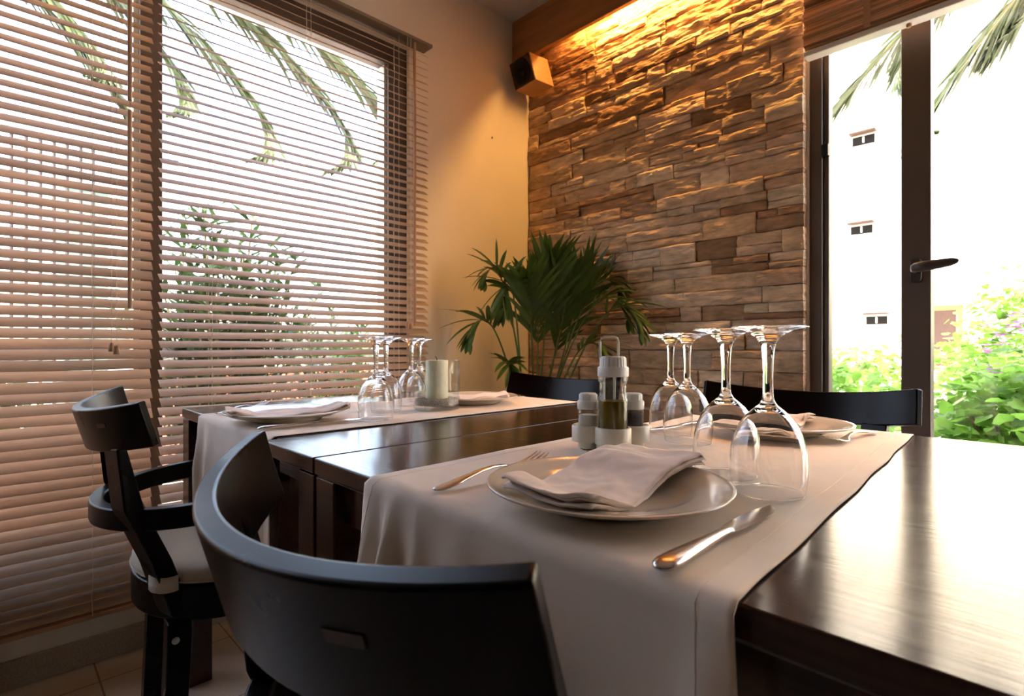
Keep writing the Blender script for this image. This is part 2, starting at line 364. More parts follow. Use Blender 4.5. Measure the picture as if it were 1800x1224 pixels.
# stone cladding
def stones():
    m = MB(); rnd = random.Random(11)
    pal = [(0.672, 0.464, 0.288), (0.739, 0.525, 0.344), (0.627, 0.422, 0.26), (0.694, 0.464, 0.27), (0.56, 0.36, 0.214), (0.381, 0.206, 0.102), (0.762, 0.567, 0.381), (0.65, 0.412, 0.233), (0.672, 0.494, 0.335), (0.448, 0.258, 0.14), (0.706, 0.505, 0.326), (0.616, 0.412, 0.251)]
    Y0, Y1 = DY1 + 0.006, YW
    def stone(y0, y1, z0, z1, dep, seed, col):
        ny = max(6, int((y1 - y0) / 0.008)); nz = max(5, int((z1 - z0) / 0.0065))
        g = []
        sl = rnd.uniform(-0.12, 0.12); sl2 = rnd.uniform(-0.15, 0.2)
        for j in range(nz + 1):
            for i in range(ny + 1):
                y = y0 + (y1 - y0) * i / ny; z = z0 + (z1 - z0) * j / nz
                e = min(i, ny - i) == 0 or min(j, nz - j) == 0
                p = Vector((seed * 3.1, y * 9, z * 26))
                h = noise.noise(p) * 0.009 + noise.noise(p * 2.7) * 0.005 + abs(noise.noise(p * 1.4 + Vector((5, 2, 9)))) * 0.009 + (abs(noise.noise(Vector((seed, y * 45, z * 85)))) - .2) * 0.006 + noise.noise(Vector((seed, y * 120, z * 160))) * 0.0015
                h += sl * (y - (y0 + y1) / 2) * 0.25 + sl2 * (z - (z0 + z1) / 2) * 0.5
                d = dep + h * .75
                if e: d -= 0.004
                yy, zz = y, z
                if i in (0, ny): yy += 0
                jit = 0.0025
                if 0 < i < ny and j in (0, nz): zz += noise.noise(Vector((y * 25, z * 11, seed))) * jit
                g.append((XS - max(0.003, d), yy, zz))
        fs = [(j * (ny + 1) + i, j * (ny + 1) + i + 1, (j + 1) * (ny + 1) + i + 1, (j + 1) * (ny + 1) + i) for j in range(nz) for i in range(ny)]
        n0 = len(g)
        # skirt back to the wall
        rim = [i for i in range(ny + 1)] + [(j + 1) * (ny + 1) - 1 for j in range(1, nz + 1)] + [nz * (ny + 1) + i for i in range(ny - 1, -1, -1)] + [j * (ny + 1) for j in range(nz - 1, 0, -1)]
        for q in rim: g.append((XS + 0.02, g[q][1], g[q][2]))
        L = len(rim)
        for k in range(L): fs.append((rim[k], rim[(k + 1) % L], n0 + (k + 1) % L, n0 + k))
        m.add(g, fs, tint=col)
    z = 0.0; row = 0
    while z < ZCEIL - 0.002:
        h = rnd.choice([0.045, 0.055, 0.06, 0.07, 0.08]); h = min(h, ZCEIL - z)
        y = Y0; first = True
        while y < Y1 - 0.001:
            w = rnd.choice([0.16, 0.2, 0.24, 0.3, 0.36, 0.42]) * rnd.uniform(0.85, 1.1)
            if first: w *= rnd.uniform(0.4, 1.0); first = False
            if Y1 - (y + w) < 0.06: w = Y1 - y
            gp = 0.0012
            cc = rnd.choice(pal)
            def cj(k=1):
                b = rnd.uniform(0.85, 1.15) * k; return (cc[0] * b, cc[1] * b * rnd.uniform(0.98, 1.02), cc[2] * b * rnd.uniform(0.96, 1.04))
            kind = rnd.random()
            if kind < 0.42 or h < 0.05:
                stone(y + gp, y + w - gp, z + gp, z + h - gp, rnd.uniform(0.011, 0.023), rnd.random() * 40, cj())
            elif kind < 0.82:
                s1 = h * rnd.uniform(0.3, 0.7)
                stone(y + gp, y + w - gp, z + gp, z + s1 - gp, rnd.uniform(0.011, 0.021), rnd.random() * 40, cj())
                if rnd.random() < 0.4: cc = rnd.choice(pal)
                if rnd.random() < 0.5 and w > 0.15:
                    q = w * rnd.uniform(0.35, 0.65)
                    stone(y + gp, y + q - gp, z + s1 + gp, z + h - gp, rnd.uniform(0.011, 0.021), rnd.random() * 40, cj())
                    stone(y + q + gp, y + w - gp, z + s1 + gp, z + h - gp, rnd.uniform(0.011, 0.021), rnd.random() * 40, cj())
                else:
                    stone(y + gp, y + w - gp, z + s1 + gp, z + h - gp, rnd.uniform(0.011, 0.021), rnd.random() * 40, cj())
            else:
                q = w * rnd.uniform(0.3, 0.7)
                stone(y + gp, y + q - gp, z + gp, z + h - gp, rnd.uniform(0.011, 0.022), rnd.random() * 40, cj())
                cc = rnd.choice(pal)
                stone(y + q + gp, y + w - gp, z + gp, z + h - gp, rnd.uniform(0.011, 0.022), rnd.random() * 40, cj())
            y += w
        z += h; row += 1
    o = m.build('wall_stone_cladding', M['stone'], smooth=35)
    return struct(o, 'wall of rough split tan and brown stone courses')
stones()

# ------------------------------------------------------------------ left window frame + panes
w1 = struct(thing('window_1', 'dark bronze framed window behind the two blinds', 'window'))
del w1['category']
fm = MB(); FY0, FY1 = YW + 0.015, YW + 0.085
fm.box(WX0, WX1, FY0, FY1, WZ1 - 0.09, WZ1); fm.box(WX0, WX1, FY0, FY1, WZ0, WZ0 + 0.07)
fm.box(WX1 - 0.09, WX1, FY0, FY1, WZ0 + 0.07, WZ1 - 0.09); fm.box(WX0, WX0 + 0.08, FY0, FY1, WZ0 + 0.07, WZ1 - 0.09)
fm.build('window_frame', M['frame'], w1, bevel=0.003)
box(0.335, 0.395, FY0 - 0.005, FY1, WZ0 + 0.07, WZ1 - 0.09).build('mullion', M['frame'], w1, bevel=0.003)
gk = MB()
gk.box(0.322, 0.335, FY0 + 0.02, FY1, WZ0 + 0.07, WZ1 - 0.09); gk.box(WX1 - 0.100, WX1 - 0.09, FY0 + 0.02, FY1, WZ0 + 0.07, WZ1 - 0.09)
gk.build('glazing_gasket', M['gasket'], w1)
for a, b in ((-1.02, 0.322), (0.395, WX1 - 0.1)):
    box(a, b, YW + 0.048, YW + 0.052, WZ0 + 0.07, WZ1 - 0.09).build('pane', M['pane'], w1)

# ------------------------------------------------------------------ glazed door wall on the right
d1 = struct(thing('door_1', 'dark bronze glazed door with lever handle', 'door'))
del d1['category']
DX0, DX1, DZT = 2.085, 2.14, 2.22
dm = MB()
dm.box(DX0, DX1, 0.600, DY1, 0, DZT); dm.box(DX0, DX1, -1.30, DY1, DZT, 2.25)
dm.box(DX0 + 0.012, DX1, 0.582, 0.600, 0, DZT)
dm.build('door_frame', M['frame'], d1, bevel=0.003)
box(DX0 - 0.01, DX1 - 0.005, 0.296, 0.372, 0.005, DZT).build('stile', M['frame'], d1, bevel=0.003)
box(DX0 - 0.01, DX1 - 0.005, -0.74, -0.66, 0.005, DZT).build('stile', M['frame'], d1, bevel=0.003)
br = MB()
for a, b in ((0.372, 0.582), (-0.66, 0.296), (-1.30, -0.74)):
    br.box(DX0, DX1 - 0.01, a, b, 0.005, 0.10)
    box(DX0 + 0.025, DX0 + 0.029, a, b, 0.10, DZT).build('pane', M['pane'], d1)
br.build('bottom_rail', M['frame'], d1, bevel=0.003)
# lever handle
e0 = on_x(1610.5, 476, DX0 - 0.012)
es = MB(); pr = []
for k in range(24):
    a = 2 * PI * k / 24; ca, sa = math.cos(a), math.sin(a)
    pr.append((abs(ca) ** 0.6 * math.copysign(0.0155, ca), abs(sa) ** 0.35 * math.copysign(0.037, sa)))
es.loft([[(DX0 - 0.010, e0.y + y, e0.z + z) for y, z in pr], [(DX0 - 0.017, e0.y + y, e0.z + z) for y, z in pr], [(DX0 - 0.020, e0.y + y * 0.85, e0.z + z * 0.93) for y, z in pr]])
M['handle'] = mat('black_handle', (0.035, 0.026, 0.022), 0.4)
esc = es.build('handle_plate', M['handle'], d1, smooth=40)
hl = MB()
p0 = Vector((DX0 - 0.018, e0.y + 0.002, e0.z + 0.004)); rings = []
path = [(0, 0, 0, .008, .010), (-.022, 0, 0, .009, .011), (-.036, -.004, 0, .010, .012), (-.043, -.018, .001, .009, .013), (-.043, -.04, .003, .008, .0125), (-.042, -.07, .006, .0075, .011), (-.040, -.095, .009, .007, .0095), (-.039, -.106, .010, .005, .006), (-.039, -.110, .0105, .002, .0025)]
for i, (dx, dy, dz, ra, rb) in enumerate(path):
    c = p0 + Vector((dx, dy, dz)); q = path[min(i + 1, len(path) - 1)]; w = path[max(i - 1, 0)]
    d = Vector((q[0] - w[0], q[1] - w[1], 0)).normalized(); a = Vector((-d.y, d.x, 0))
    rings.append([c + a * (ra * math.cos(2 * PI * k / 16)) + Vector((0, 0, rb * 1.25 * math.sin(2 * PI * k / 16))) for k in range(16)])
hl.loft(rings); hl.build('lever_handle', M['handle'], d1, smooth=50)
k0 = on_x(1449, 265, DX0)
box(DX0 - 0.01, DX0 + 0.014, k0.y - 0.014, k0.y + 0.006, k0.z - 0.02, k0.z + 0.02).build('latch_keeper', M['cone'], d1, bevel=0.002)

# ------------------------------------------------------------------ pelmet and cove lamp
pel = thing('light_pelmet', 'long stained wooden pelmet board hiding the warm lamp above the stone wall', 'pelmet')
box(1.919, 1.941, -1.2, YW, 2.357, ZCEIL).build('pelmet_board', M['pelmet'], pel, bevel=0.002)
lamp = thing('cove_lamp', 'glowing orange tube lamp behind the wooden pelmet board', 'lamp', (2.0, 1.0, 2.44))
MB().tube([(0, -1.9, 0), (0, 0.66, 0)], 0.010, 10).build('lamp_tube', M['tube'], lamp, smooth=50)
box(-0.015, 0.015, -1.9, 0.68, 0.012, 0.03).build('lamp_batten', M['outer_white'], lamp)
ld = bpy.data.lights.new('cove_light', 'AREA'); ld.shape = 'RECTANGLE'; ld.size = 0.03; ld.size_y = 2.2; ld.energy = 3.3; ld.color = (1.0, 0.54, 0.16)
lo = bpy.data.objects.new('cove_light', ld); C.objects.link(lo); lo.parent = lamp; lo.location = (-0.01, -0.60, -0.014); lo.rotation_euler = (0, R(-8), 0)

# ------------------------------------------------------------------ blinds
def blind(name, label, x0, x1, tilt, wands, cords, ladders, seed):
    t = thing(name, label, 'blind', ((x0 + x1) / 2, 1.925, 0.154), group='wooden slatted blinds over the left window')
    cx = (x0 + x1) / 2; rnd = random.Random(seed)
    m = MB(); n = 68; pitch = 0.0295; w = 0.037; zt0 = 2.165 - 0.154
    for i in range(n):
        z = zt0 - i * pitch + rnd.uniform(-.0006, .0006)
        b = rnd.uniform(0.90, 1.08) * (0.86 if rnd.random() < 0.08 else 1)
        col = (0.60 * b, 0.435 * b, 0.30 * b)
        tl = R(tilt + rnd.uniform(-1.6, 1.6)); e = rnd.uniform(-0.003, 0.003)
        a0, a1 = x0 - cx + e, x1 - cx + e
        nx = 12; rings = []
        sag = rnd.uniform(0.0, 0.0015); ph = rnd.uniform(0, 6)
        for k in range(nx + 1):
            x = a0 + (a1 - a0) * k / nx; zz = z + sag * math.sin(ph + k * 1.3)
            sec = []
            for (u, v) in ((-.5, -.0008), (-.25, -.0003), (0, 0.0), (.25, -.0003), (.5, -.0008), (.5, .0010), (.25, .0015), (0, .0018), (-.25, .0015), (-.5, .0010)):
                yy = u * w; hh = v
                sec.append((x, yy * math.cos(tl) - hh * math.sin(tl), zz + yy * math.sin(tl) + hh * math.cos(tl)))
            rings.append(sec)
        m.loft(rings, tint=col)
    m.build('slats', M['slat'], t, smooth=40)
    hz = 2.182 - 0.154
    hr = box(x0 - cx - 0.004, x1 - cx + 0.006, -0.040, 0.028, hz + 0.008, hz + 0.021); 
    hr.build('head_rail', M['rail'], t, bevel=0.002)
    box(x0 - cx, x1 - cx, -0.018, 0.018, 0.0, 0.013).build('bottom_rail', M['wand'], t, bevel=0.002)
    for lx in ladders:
        l = MB()
        for dy in (-0.0185, 0.0185):
            pts = [(lx - cx + 0.0015 * math.sin(k * 2.1 + seed), dy, 0.01 + (hz) * k / 40) for k in range(41)]
            l.tube(pts, 0.0008, 5, tint=None)
        l.build('ladder_cord', M['cord'], t)
    for (wx, segs) in wands:
        for (za, zb) in segs:
            MB().tube([(wx - cx, -0.048, za - 0.154), (wx - cx, -0.050, zb - 0.154)], 0.0058, 10).build('wand', M['wand'], t, smooth=50)
        MB().tube([(wx - cx, -0.048, segs[0][1] - 0.154 + 0.002), (wx - cx, -0.048, segs[0][1] - 0.154 - 0.0), (wx - cx + 0.002, -0.048, segs[0][1] - 0.17)], 0.0012, 6).build('wand_hook', M['bolt'], t)
    for (c0, zb) in cords:
        MB().tube([(c0 - cx, -0.046, hz), (c0 - cx, -0.046, zb - 0.154 + 0.02)], 0.0009, 5).build('pull_cord', M['cord'], t)
        MB().lathe([(0.001, .026), (.005, .024), (.0065, .018), (.008, .002), (.0075, 0), (.001, 0)], 14, (c0 - cx, -0.046)).build('tassel', M['wand'], t, smooth=60).location = (0, 0, zb - 0.154)
    return t
wl_x = on_y(228, 300, 1.876).x
blind('venetian_blind', 'wooden slatted blind nearest the left edge, lower slats closed', -0.95, 0.353, 45, [(wl_x, [(2.18, 1.625), (1.598, 1.03)])],
      [(on_y(196, 600, 1.88).x, .905), (on_y(205, 600, 1.88).x, .897)], [on_y(161, 400, 1.925).x, -0.35, -0.8], 3)
blind('venetian_blind', 'wooden slatted blind beside the room corner with slats open', 0.374, 1.352, 33, [(on_y(729, 300, 1.876).x, [(2.17, 1.55), (1.55, 1.005)])],
      [(on_y(716, 560, 1.88).x, .995), (on_y(722, 560, 1.88).x, .99)], [on_y(370, 400, 1.925).x, on_y(543, 400, 1.925).x, on_y(697, 400, 1.925).x], 5)

# roman shade over the door
rs = thing('bamboo_shade', 'raised brown bamboo shade hanging in folds above the glazed door', 'blind', (2.02, 0.1, 1.9))
m = MB(); rnd = random.Random(4)
for i in range(98):
    z = 0.022 + i * 0.0062; fold = 0.016 * abs(math.sin(i * 0.27)) ; b = rnd.uniform(0.45, 1.6)
    m.box(-0.02 - fold, -0.004 - fold, -1.45, 0.53 + rnd.uniform(-.003, .003), z, z + 0.0052, tint=(0.62 * b, 0.36 * b, 0.19 * b))
m.build('bamboo_strips', M['bamboo'], rs)
box(-0.035, 0.012, -1.45, 0.53, 0.0, 0.018).build('bottom_bar', M['outer_white'], rs, bevel=0.003)
for y in (0.24, 0.36, -0.1, -0.62):
    if y in (0.36,): continue
    MB().lathe([(0.001, -.012), (.006, -.011), (.0075, -.004), (.006, 0), (.001, 0)], 14, (-0.012, y)).build('cord_knot', M['wand'], rs, smooth=60)
for y in (0.34, -0.6):
    MB().box(-0.040, -0.0385, y - 0.006, y + 0.012, 0.02, 0.62, tint=(.5, .3, .16)).build('tape', M['bamboo'], rs)

# ------------------------------------------------------------------ speaker
sp = thing('wall_speaker', 'small wooden cube loudspeaker with black cone in the corner under the pelmet', 'speaker', (1.856, 1.799, 2.33))
sp.rotation_euler = (0, 0, R(-6.5))
# local: +y away along the front face, +x deeper; pitched down
tl = R(20)
def spp(x, y, z): return (x * math.cos(tl) * 1.0 - z * math.sin(tl), y, z * math.cos(tl) + x * math.sin(tl) * 0.0)
bw, bd, bh = 0.155, 0.125, 0.128
v = [spp(x, y, z) for z in (-bh, 0) for (x, y) in ((0, 0), (bd, 0), (bd, bw), (0, bw))]
MB().add(v, [(0, 3, 2, 1), (4, 5, 6, 7), (0, 1, 5, 4), (1, 2, 6, 5), (2, 3, 7, 6), (3, 0, 4, 7)]).build('speaker_box', M['speaker_wood'], sp, bevel=0.002)
v = [spp(x, y, z) for z in (-bh + .003, -.003) for (x, y) in ((-0.004, .003), (0.0005, .003), (0.0005, bw - .003), (-0.004, bw - .003))]
fp = MB().add(v, [(0, 3, 2, 1), (4, 5, 6, 7), (0, 1, 5, 4), (1, 2, 6, 5), (2, 3, 7, 6), (3, 0, 4, 7)]).build('front_panel', M['speaker_face'], sp, bevel=0.001)
cn = MB(); rings = []
for r_, dx in ((.060, -.004), (.061, -.008), (.056, -.010), (.052, -.007), (.045, -.003), (.020, .006 - .008), (.018, -.006), (.010, -.010), (.001, -.011)):
    rings.append([spp(dx, bw / 2 + r_ * math.cos(2 * PI * k / 32), -bh / 2 + r_ * math.sin(2 * PI * k / 32)) for k in range(32)])
cn.loft(rings); cn.build('speaker_cone', M['cone'], sp, smooth=40)
MB().tube([(0.06, 0.10, -0.02), (0.10, 0.14, -0.01), (0.14, 0.19, -0.01)], 0.008, 8).build('wall_bracket', M['cone'], sp)

# small mark / plug on the plaster
mk = on_y(865, 244, YW - 0.002)
tag(MB().lathe([(0.0015, 0), (.0035, 0.003), (.0035, .007), (.0015, .011)], 10, (0, 0), cap=True).build('wall_plug', M['trunk']), 'tiny dark plug hole in the cream wall left of the stone', 'plug').location = (mk.x, YW - 0.003, mk.z)

# ------------------------------------------------------------------ tables
TOP = 0.75
def table(name, label, x0, x1, y0, y1, legs):
    t = thing(name, label, 'table', ((x0 + x1) / 2, (y0 + y1) / 2, 0), group='dark wooden dining tables pushed together')
    cx, cy = (x0 + x1) / 2, (y0 + y1) / 2; hx, hy = (x1 - x0) / 2, (y1 - y0) / 2
    box(-hx, hx, -hy, hy, TOP - 0.025, TOP).build('tabletop', M['table'], t, bevel=0.0022)
    box(-hx + .004, hx - .004, -hy + .004, hy - .004, TOP - 0.028, TOP - 0.0245).build('reveal_strip', M['frame'], t)
    a = MB(); i = 0.035
    a.box(-hx + i, hx - i, -hy + i, -hy + i + .02, .66, TOP - .028); a.box(-hx + i, hx - i, hy - i - .02, hy - i, .66, TOP - .028)
    a.box(-hx + .02, -hx + .04, -hy + i + .02, hy - i - .02, .66, TOP - .028); a.box(hx - i - .02, hx - i, -hy + i + .02, hy - i - .02, .66, TOP - .028)
    a.build('apron', M['table'], t, bevel=0.001)
    L = 0.058
    for sx in (-1, 1):
        for sy in legs:
            X = (-hx + .002) if sx < 0 else (hx - L - .002); Y = (-hy + .002) if sy < 0 else (hy - L - .002)
            box(X, X + L, Y, Y + L, 0, TOP - .028).build('leg', M['table'], t, bevel=0.002)
    return t
table('dining_table', 'dark wooden dining table under the near place settings and oil cruet', 0.356, 1.268, -0.46, 0.800, (-1, 1))
leaf = thing('extension_leaf', 'narrow dark wooden table leaf between the two runners', 'table leaf', (0.812, 0.908, 0), group='dark wooden dining tables pushed together')
hx, hy = 0.456, 0.104
box(-hx, hx, -hy, hy, TOP - 0.025, TOP).build('tabletop', M['table'], leaf, bevel=0.0022)
box(-hx + .04, hx - .04, -hy + .02, -hy + .04, .66, TOP - .028).box(-hx + .04, hx - .04, hy - .04, hy - .02, .66, TOP - .028).box(-hx + .01, -hx + .03, -hy + .04, hy - .05, .70, TOP - .028).build('apron', M['table'], leaf, bevel=0.001)
for sx in (-1, 1):
    X = (-hx + .002) if sx < 0 else (hx - .06)
    box(X, X + .058, -hy + .002, -hy + .060, 0, TOP - .028).build('leg', M['table'], leaf, bevel=0.002)
table('dining_table', 'dark wooden dining table beside the blinds carrying the candle', 0.384, 1.285, 1.018, 1.706, (-1, 1))

# ------------------------------------------------------------------ runners
def runner(name, label, corners, drop0, drop1, seed, folds):
    # corners: near-left, near-right, far-right, far-left (x,y) at table level; hangs over both ends
    nl, nr, fr, fl = [Vector(c) for c in corners]
    z0 = TOP + 0.0022; m = MB(); NW = 90
    prof = []
    def P(k, s): prof.append((k, s))
    nd = 26; nt = 60
    for i in range(nd): P('near', 1 - i / nd)
    for i in range(nt + 1): P('top', i / nt)
    for i in range(1, nd + 1): P('far', i / nd)
    rows = []
    for kind, s in prof:
        row = []
        for j in range(NW + 1):
            v = j / NW; a = nl.lerp(nr, v); b = fl.lerp(fr, v)
            dirv = (a - b).normalized()
            if kind == 'top':
                p = a.lerp(b, s); x, y = p.x, p.y; z = z0
                n1 = noise.noise(Vector((x * 6 + seed, y * 14, 1.3))); n2 = noise.noise(Vector((x * 16, y * 22 + seed, 4)))
                z += 0.0011 * max(0, n1) + 0.0007 * max(0, n2)
                # pressed crease lines along the length
                z += 0.0010 * math.exp(-((v - .5) / .006) ** 2)
                y += 0.0025 * noise.noise(Vector((x * 9, v * 3, seed)))
                # slight lift near the edges
            else:
                base = a if kind == 'near' else b; dv = dirv if kind == 'near' else -dirv
                D = drop0 if kind == 'near' else drop1
                L = s * D; r = 0.007
                if L < r * PI / 2:
                    an = L / r; off = r * math.sin(an); dz = -r * (1 - math.cos(an))
                else:
                    off = r; dz = -(L - r * PI / 2 + r)
                fo = 0
                g = min(1, max(0, (-dz - 0.004) / 0.12))
                for (c, wd, am) in folds:
                    fo += am * g * math.exp(-((v - c - 0.10 * g * (0.5 - c) * 0.6) / wd) ** 2)
                fo += 0.0035 * g * (1 + noise.noise(Vector((v * 5, seed, dz * 3))))
                off += max(0, fo)
                x = base.x + dv.x * (off + 0.003); y = base.y + dv.y * (off + 0.003); z = z0 + dz
                y += (v - 0.5) * (-0.015) * g
            row.append((x, y, z))
        rows.append(row)
    m.loft(rows, cap=False, closed=False)
    o = m.build(name, M['linen'], smooth=180, solid=0.0014)
    tag(o, label, 'table runner', 'cream linen table runners')
    # sewn hems
    for v0 in (0.055, 0.945):
        j = int(v0 * NW); h = MB()
        h.tube([Vector(r_[j]) + Vector((-0.0009 if q < nd else 0, 0, 0.0004 if q < nd else .0008)) for q, r_ in enumerate(rows[2:nd + nt + 1], 2)], 0.0003, 5)
        h.build('hem', M['linen'], o, smooth=60)
    return o
runner('table_runner', 'cream linen runner under the nearest plate and the oil cruet', [(0.354, 0.624), (0.354, 0.151), (1.262, 0.206), (1.262, 0.652)], 0.26, 0.2, 2.1,
       [(0.04, 0.03, 0.026), (0.14, 0.03, 0.034), (0.25, 0.03, 0.012), (0.40, 0.05, 0.010), (0.6, .1, .005), (0.97, 0.03, 0.010)])
runner('table_runner', 'cream linen runner under the candle glass beside the blinds', [(0.382, 1.492), (0.382, 1.026), (1.277, 1.028), (1.277, 1.50)], 0.24, 0.2, 5.7,
       [(0.05, 0.04, 0.016), (0.2, 0.05, 0.010), (0.6, 0.08, 0.006), (0.93, 0.03, 0.01)])
ZR = TOP + 0.0045    # top of the cloth

# ------------------------------------------------------------------ plates
def make_plate(label):
    t = MB()
    up = [(0.0005, .0065), (.060, .0065), (.072, .0072), (.082, .0105), (.088, .0140), (.094, .0158), (.112, .0185), (.124, .0212), (.1275, .0226), (.1290, .0218)]
    dn = [(.1287, .0200), (.124, .0180), (.110, .0150), (.094, .0120), (.084, .0070), (.078, .0025), (.074, .0008), (.070, .0000), (.067, .0005), (.064, .0028), (.0005, .0035)]
    t.lathe(up + dn, 96)
    o = t.build('dinner_plate', M['china'], smooth=60)
    return tag(o, label, 'plate', 'cream dinner plates')
GP = 'cream dinner plates'
pB = make_plate('cream dinner plate nearest the camera with a folded napkin across it')
c = at_depth(1067, 853, .582); pB.location = (c.x, c.y, ZR)
def copy1(o, label, loc, rz=0):
    c = o.copy(); C.objects.link(c); c['label'] = label; c.location = loc; c.rotation_euler = (0, 0, rz)
    for ch in o.children:
        d = ch.copy(); C.objects.link(d); d.parent = c
    return c
cA = on_z(503, 724, .772); cC = on_z(833, 697.5, .772); cD = on_z(1366, 744, .772)
copy1(pB, 'cream dinner plate beside the blinds on the left table corner', (cA.x, cA.y, ZR))
copy1(pB, 'cream dinner plate behind the candle glass', (cC.x, cC.y, ZR))
copy1(pB, 'cream dinner plate beyond the wine glasses by the glazed door', (cD.x, cD.y, ZR))

# ------------------------------------------------------------------ napkins
def napkin(label, c, rz, L, Wd, seed, lift):
    """folded linen: four stacked layers with rounded folds; c = plate centre"""
    m = MB(); rnd = random.Random(seed)
    nl = 3; th = 0.0050
    def hgt(u, v):   # height of the plate/napkin path, u along length -.5...5
        x = u * L; d = math.hypot(x, v * Wd)
        z = 0.0072 + max(0, d - 0.078) * 0.34
        if d > 0.129: z = 0.0245 - (d - .129) * 0.45
        return z
    for k in range(nl):
        ou = [0, .003, -.002][k]; ov = [.002, -.002, .001][k]
        Lk = L * (1 - 0.018 * (k % 2)); Wk = Wd * (1 - 0.03 * (k % 2)); rings = []
        NU, NV = 60, 40
        for i in range(NU + 1):
            u = -.5 + i / NU; sec_t = []; sec_b = []
            ru = min(1, (min(i, NU - i)) / 3.0 + 0.08) ** 0.5
            for j in range(NV + 1):
                v = -.5 + j / NV
                rv = math.sqrt(max(0.0, 1 - (abs(v * 2)) ** 14)) * 0.96 + 0.04
                x = u * Lk * (1 - .06 * abs(v * 2) ** 6) + ou; y = v * Wk * (1 + .03 * math.sin(u * 5 + k)) + ov + 0.004 * math.sin(u * 7 + seed)
                base = hgt(u, v) + k * th * .78
                hump = lift * math.exp(-((u - .22) / .2) ** 2) + 0.4 * lift * math.exp(-((u + .36) / .1) ** 2) * (v + .6)
                wv = 0.0050 * noise.noise(Vector((u * 4 + seed, v * 2.2, k * .12))) + .0016 * noise.noise(Vector((u * 14, v * 9 + seed, k * .4)))
                zc_ = base + hump + wv
                curl = 0.007 * max(0, u - .40) / .1 * (k / 3)
                zc_ += curl * .3
                sec_t.append((x, y, zc_ + th * .5 * rv * ru)); sec_b.append((x, y, zc_ - th * .5 * rv * ru))
            rings.append(sec_t + sec_b[::-1])
        m.loft(rings)
    # rolled fold along one short end
    o = m.build('folded_napkin', M['napkin'], smooth=180)
    tag(o, label, 'napkin', 'folded linen napkins on the plates')
    o.location = (c[0], c[1], ZR); o.rotation_euler = (0, 0, rz)
    return o
napkin('pale pink linen napkin folded across the nearest plate', (c.x + .014, c.y + .006), R(3), 0.245, 0.112, 1, .019)
napkin('pale pink linen napkin folded across the plate beside the blinds', (cA.x + .0, cA.y - .02), R(-12), 0.25, 0.095, 8, .003)
napkin('pale pink linen napkin on the plate behind the candle glass', (cC.x + .012, cC.y + .01), R(-38), 0.20, 0.10, 12, .006)
napkin('pale pink linen napkin folded on the plate by the glazed door', (cD.x + .0, cD.y + .03), R(172), 0.21, 0.12, 20, .022)

# ------------------------------------------------------------------ cutlery (local: along +x from handle end)
def sweep_flat(m, secs):
    rings = []
    for (x, w, th, z) in secs:
        n = 14; rings.append([(x, w / 2 * math.copysign(abs(math.cos(2 * PI * k / n)) ** .8, math.cos(2 * PI * k / n)), z + th / 2 * math.copysign(abs(math.sin(2 * PI * k / n)) ** .8, math.sin(2 * PI * k / n))) for k in range(n)])
    m.loft(rings)
def make_knife(label):
    m = MB()
    sweep_flat(m, [(0, .006, .002, .004), (.002, .013, .005, .004), (.006, .0185, .007, .0045), (.014, .0205, .0085, .005), (.03, .020, .009, .005), (.05, .0175, .009, .005), (.08, .0135, .0085, .0052), (.105, .011, .0075, .0055), (.12, .0105, .0065, .0055), (.126, .012, .005, .0055)])
    h = m.build('table_knife', M['steel'], smooth=60)
    b = MB(); rings = []
    for (x, y0, y1, th) in ((.124, -.006, .006, .0026), (.130, -.0085, .008, .0022), (.14, -.0095, .0090, .0020), (.165, -.010, .0095, .0019), (.19, -.0105, .0092, .0018), (.21, -.0100, .0075, .0016), (.225, -.0070, .0055, .0014), (.234, -.0020, .0045, .0012), (.238, .002, .004, .001)):
        z = .0052
        rings.append([(x, y0, z), (x, (y0 + y1) / 2, z - th / 2), (x, y1, z - th / 2), (x, y1 + .0004, z), (x, y1, z + th / 2), (x, (y0 + y1) / 2, z + th / 2)])
    b.loft(rings); b.build('blade', M['steel'], h, smooth=30)
    return tag(h, label, 'knife', 'steel table knives')
def make_fork(label):
    m = MB()
    sweep_flat(m, [(0, .006, .0015, .003), (.002, .012, .0022, .0028), (.007, .0165, .003, .003), (.016, .0185, .0034, .0036), (.03, .017, .0038, .005), (.05, .0125, .004, .0075), (.075, .0085, .004, .0105), (.10, .0066, .0038, .0115), (.12, .0062, .0034, .0095), (.133, .0085, .003, .0065), (.141, .016, .0024, .0042), (.150, .0225, .0021, .0034), (.158, .0245, .0019, .0036)])
    for k in range(4):
        y = (-.0103 + .00687 * k); rg = []
        for (x, w, th, z) in ((.155, .0042, .002, .0036), (.168, .0040, .002, .0045), (.182, .0036, .0019, .0068), (.194, .0030, .0017, .0098), (.203, .0022, .0014, .0128), (.206, .0010, .0008, .0140)):
            rg.append([(x, y + w / 2 * math.cos(2 * PI * q / 8), z + th / 2 * math.sin(2 * PI * q / 8)) for q in range(8)])
        m.loft(rg)
    h = m.build('table_fork', M['steel'], smooth=60)
    return tag(h, label, 'fork', 'steel table forks')
def aim(o, a, b, z=None):
    o.location = (a.x, a.y, ZR if z is None else z); o.rotation_euler = (0, 0, math.atan2(b.y - a.y, b.x - a.x))
kn = make_knife('steel table knife beside the nearest plate')
a, b = on_z(1157, 996, ZR + .005), on_z(1360, 889, ZR + .005); aim(kn, a, b); KL = (b - a).length / .238; kn.scale = (KL,) * 3
fk = make_fork('steel table fork half under the nearest plate rim')
a, b = on_z(764, 863, ZR + .002), on_z(955, 797, ZR + .012); aim(fk, a, b); FL = (b - a).length / .206; fk.scale = (FL,) * 3
k2 = copy1(kn, 'steel table knife on the runner edge right of the left table plate', (0, 0, 0)); aim(k2, on_z(452, 757, ZR), on_z(627, 740.5, ZR))
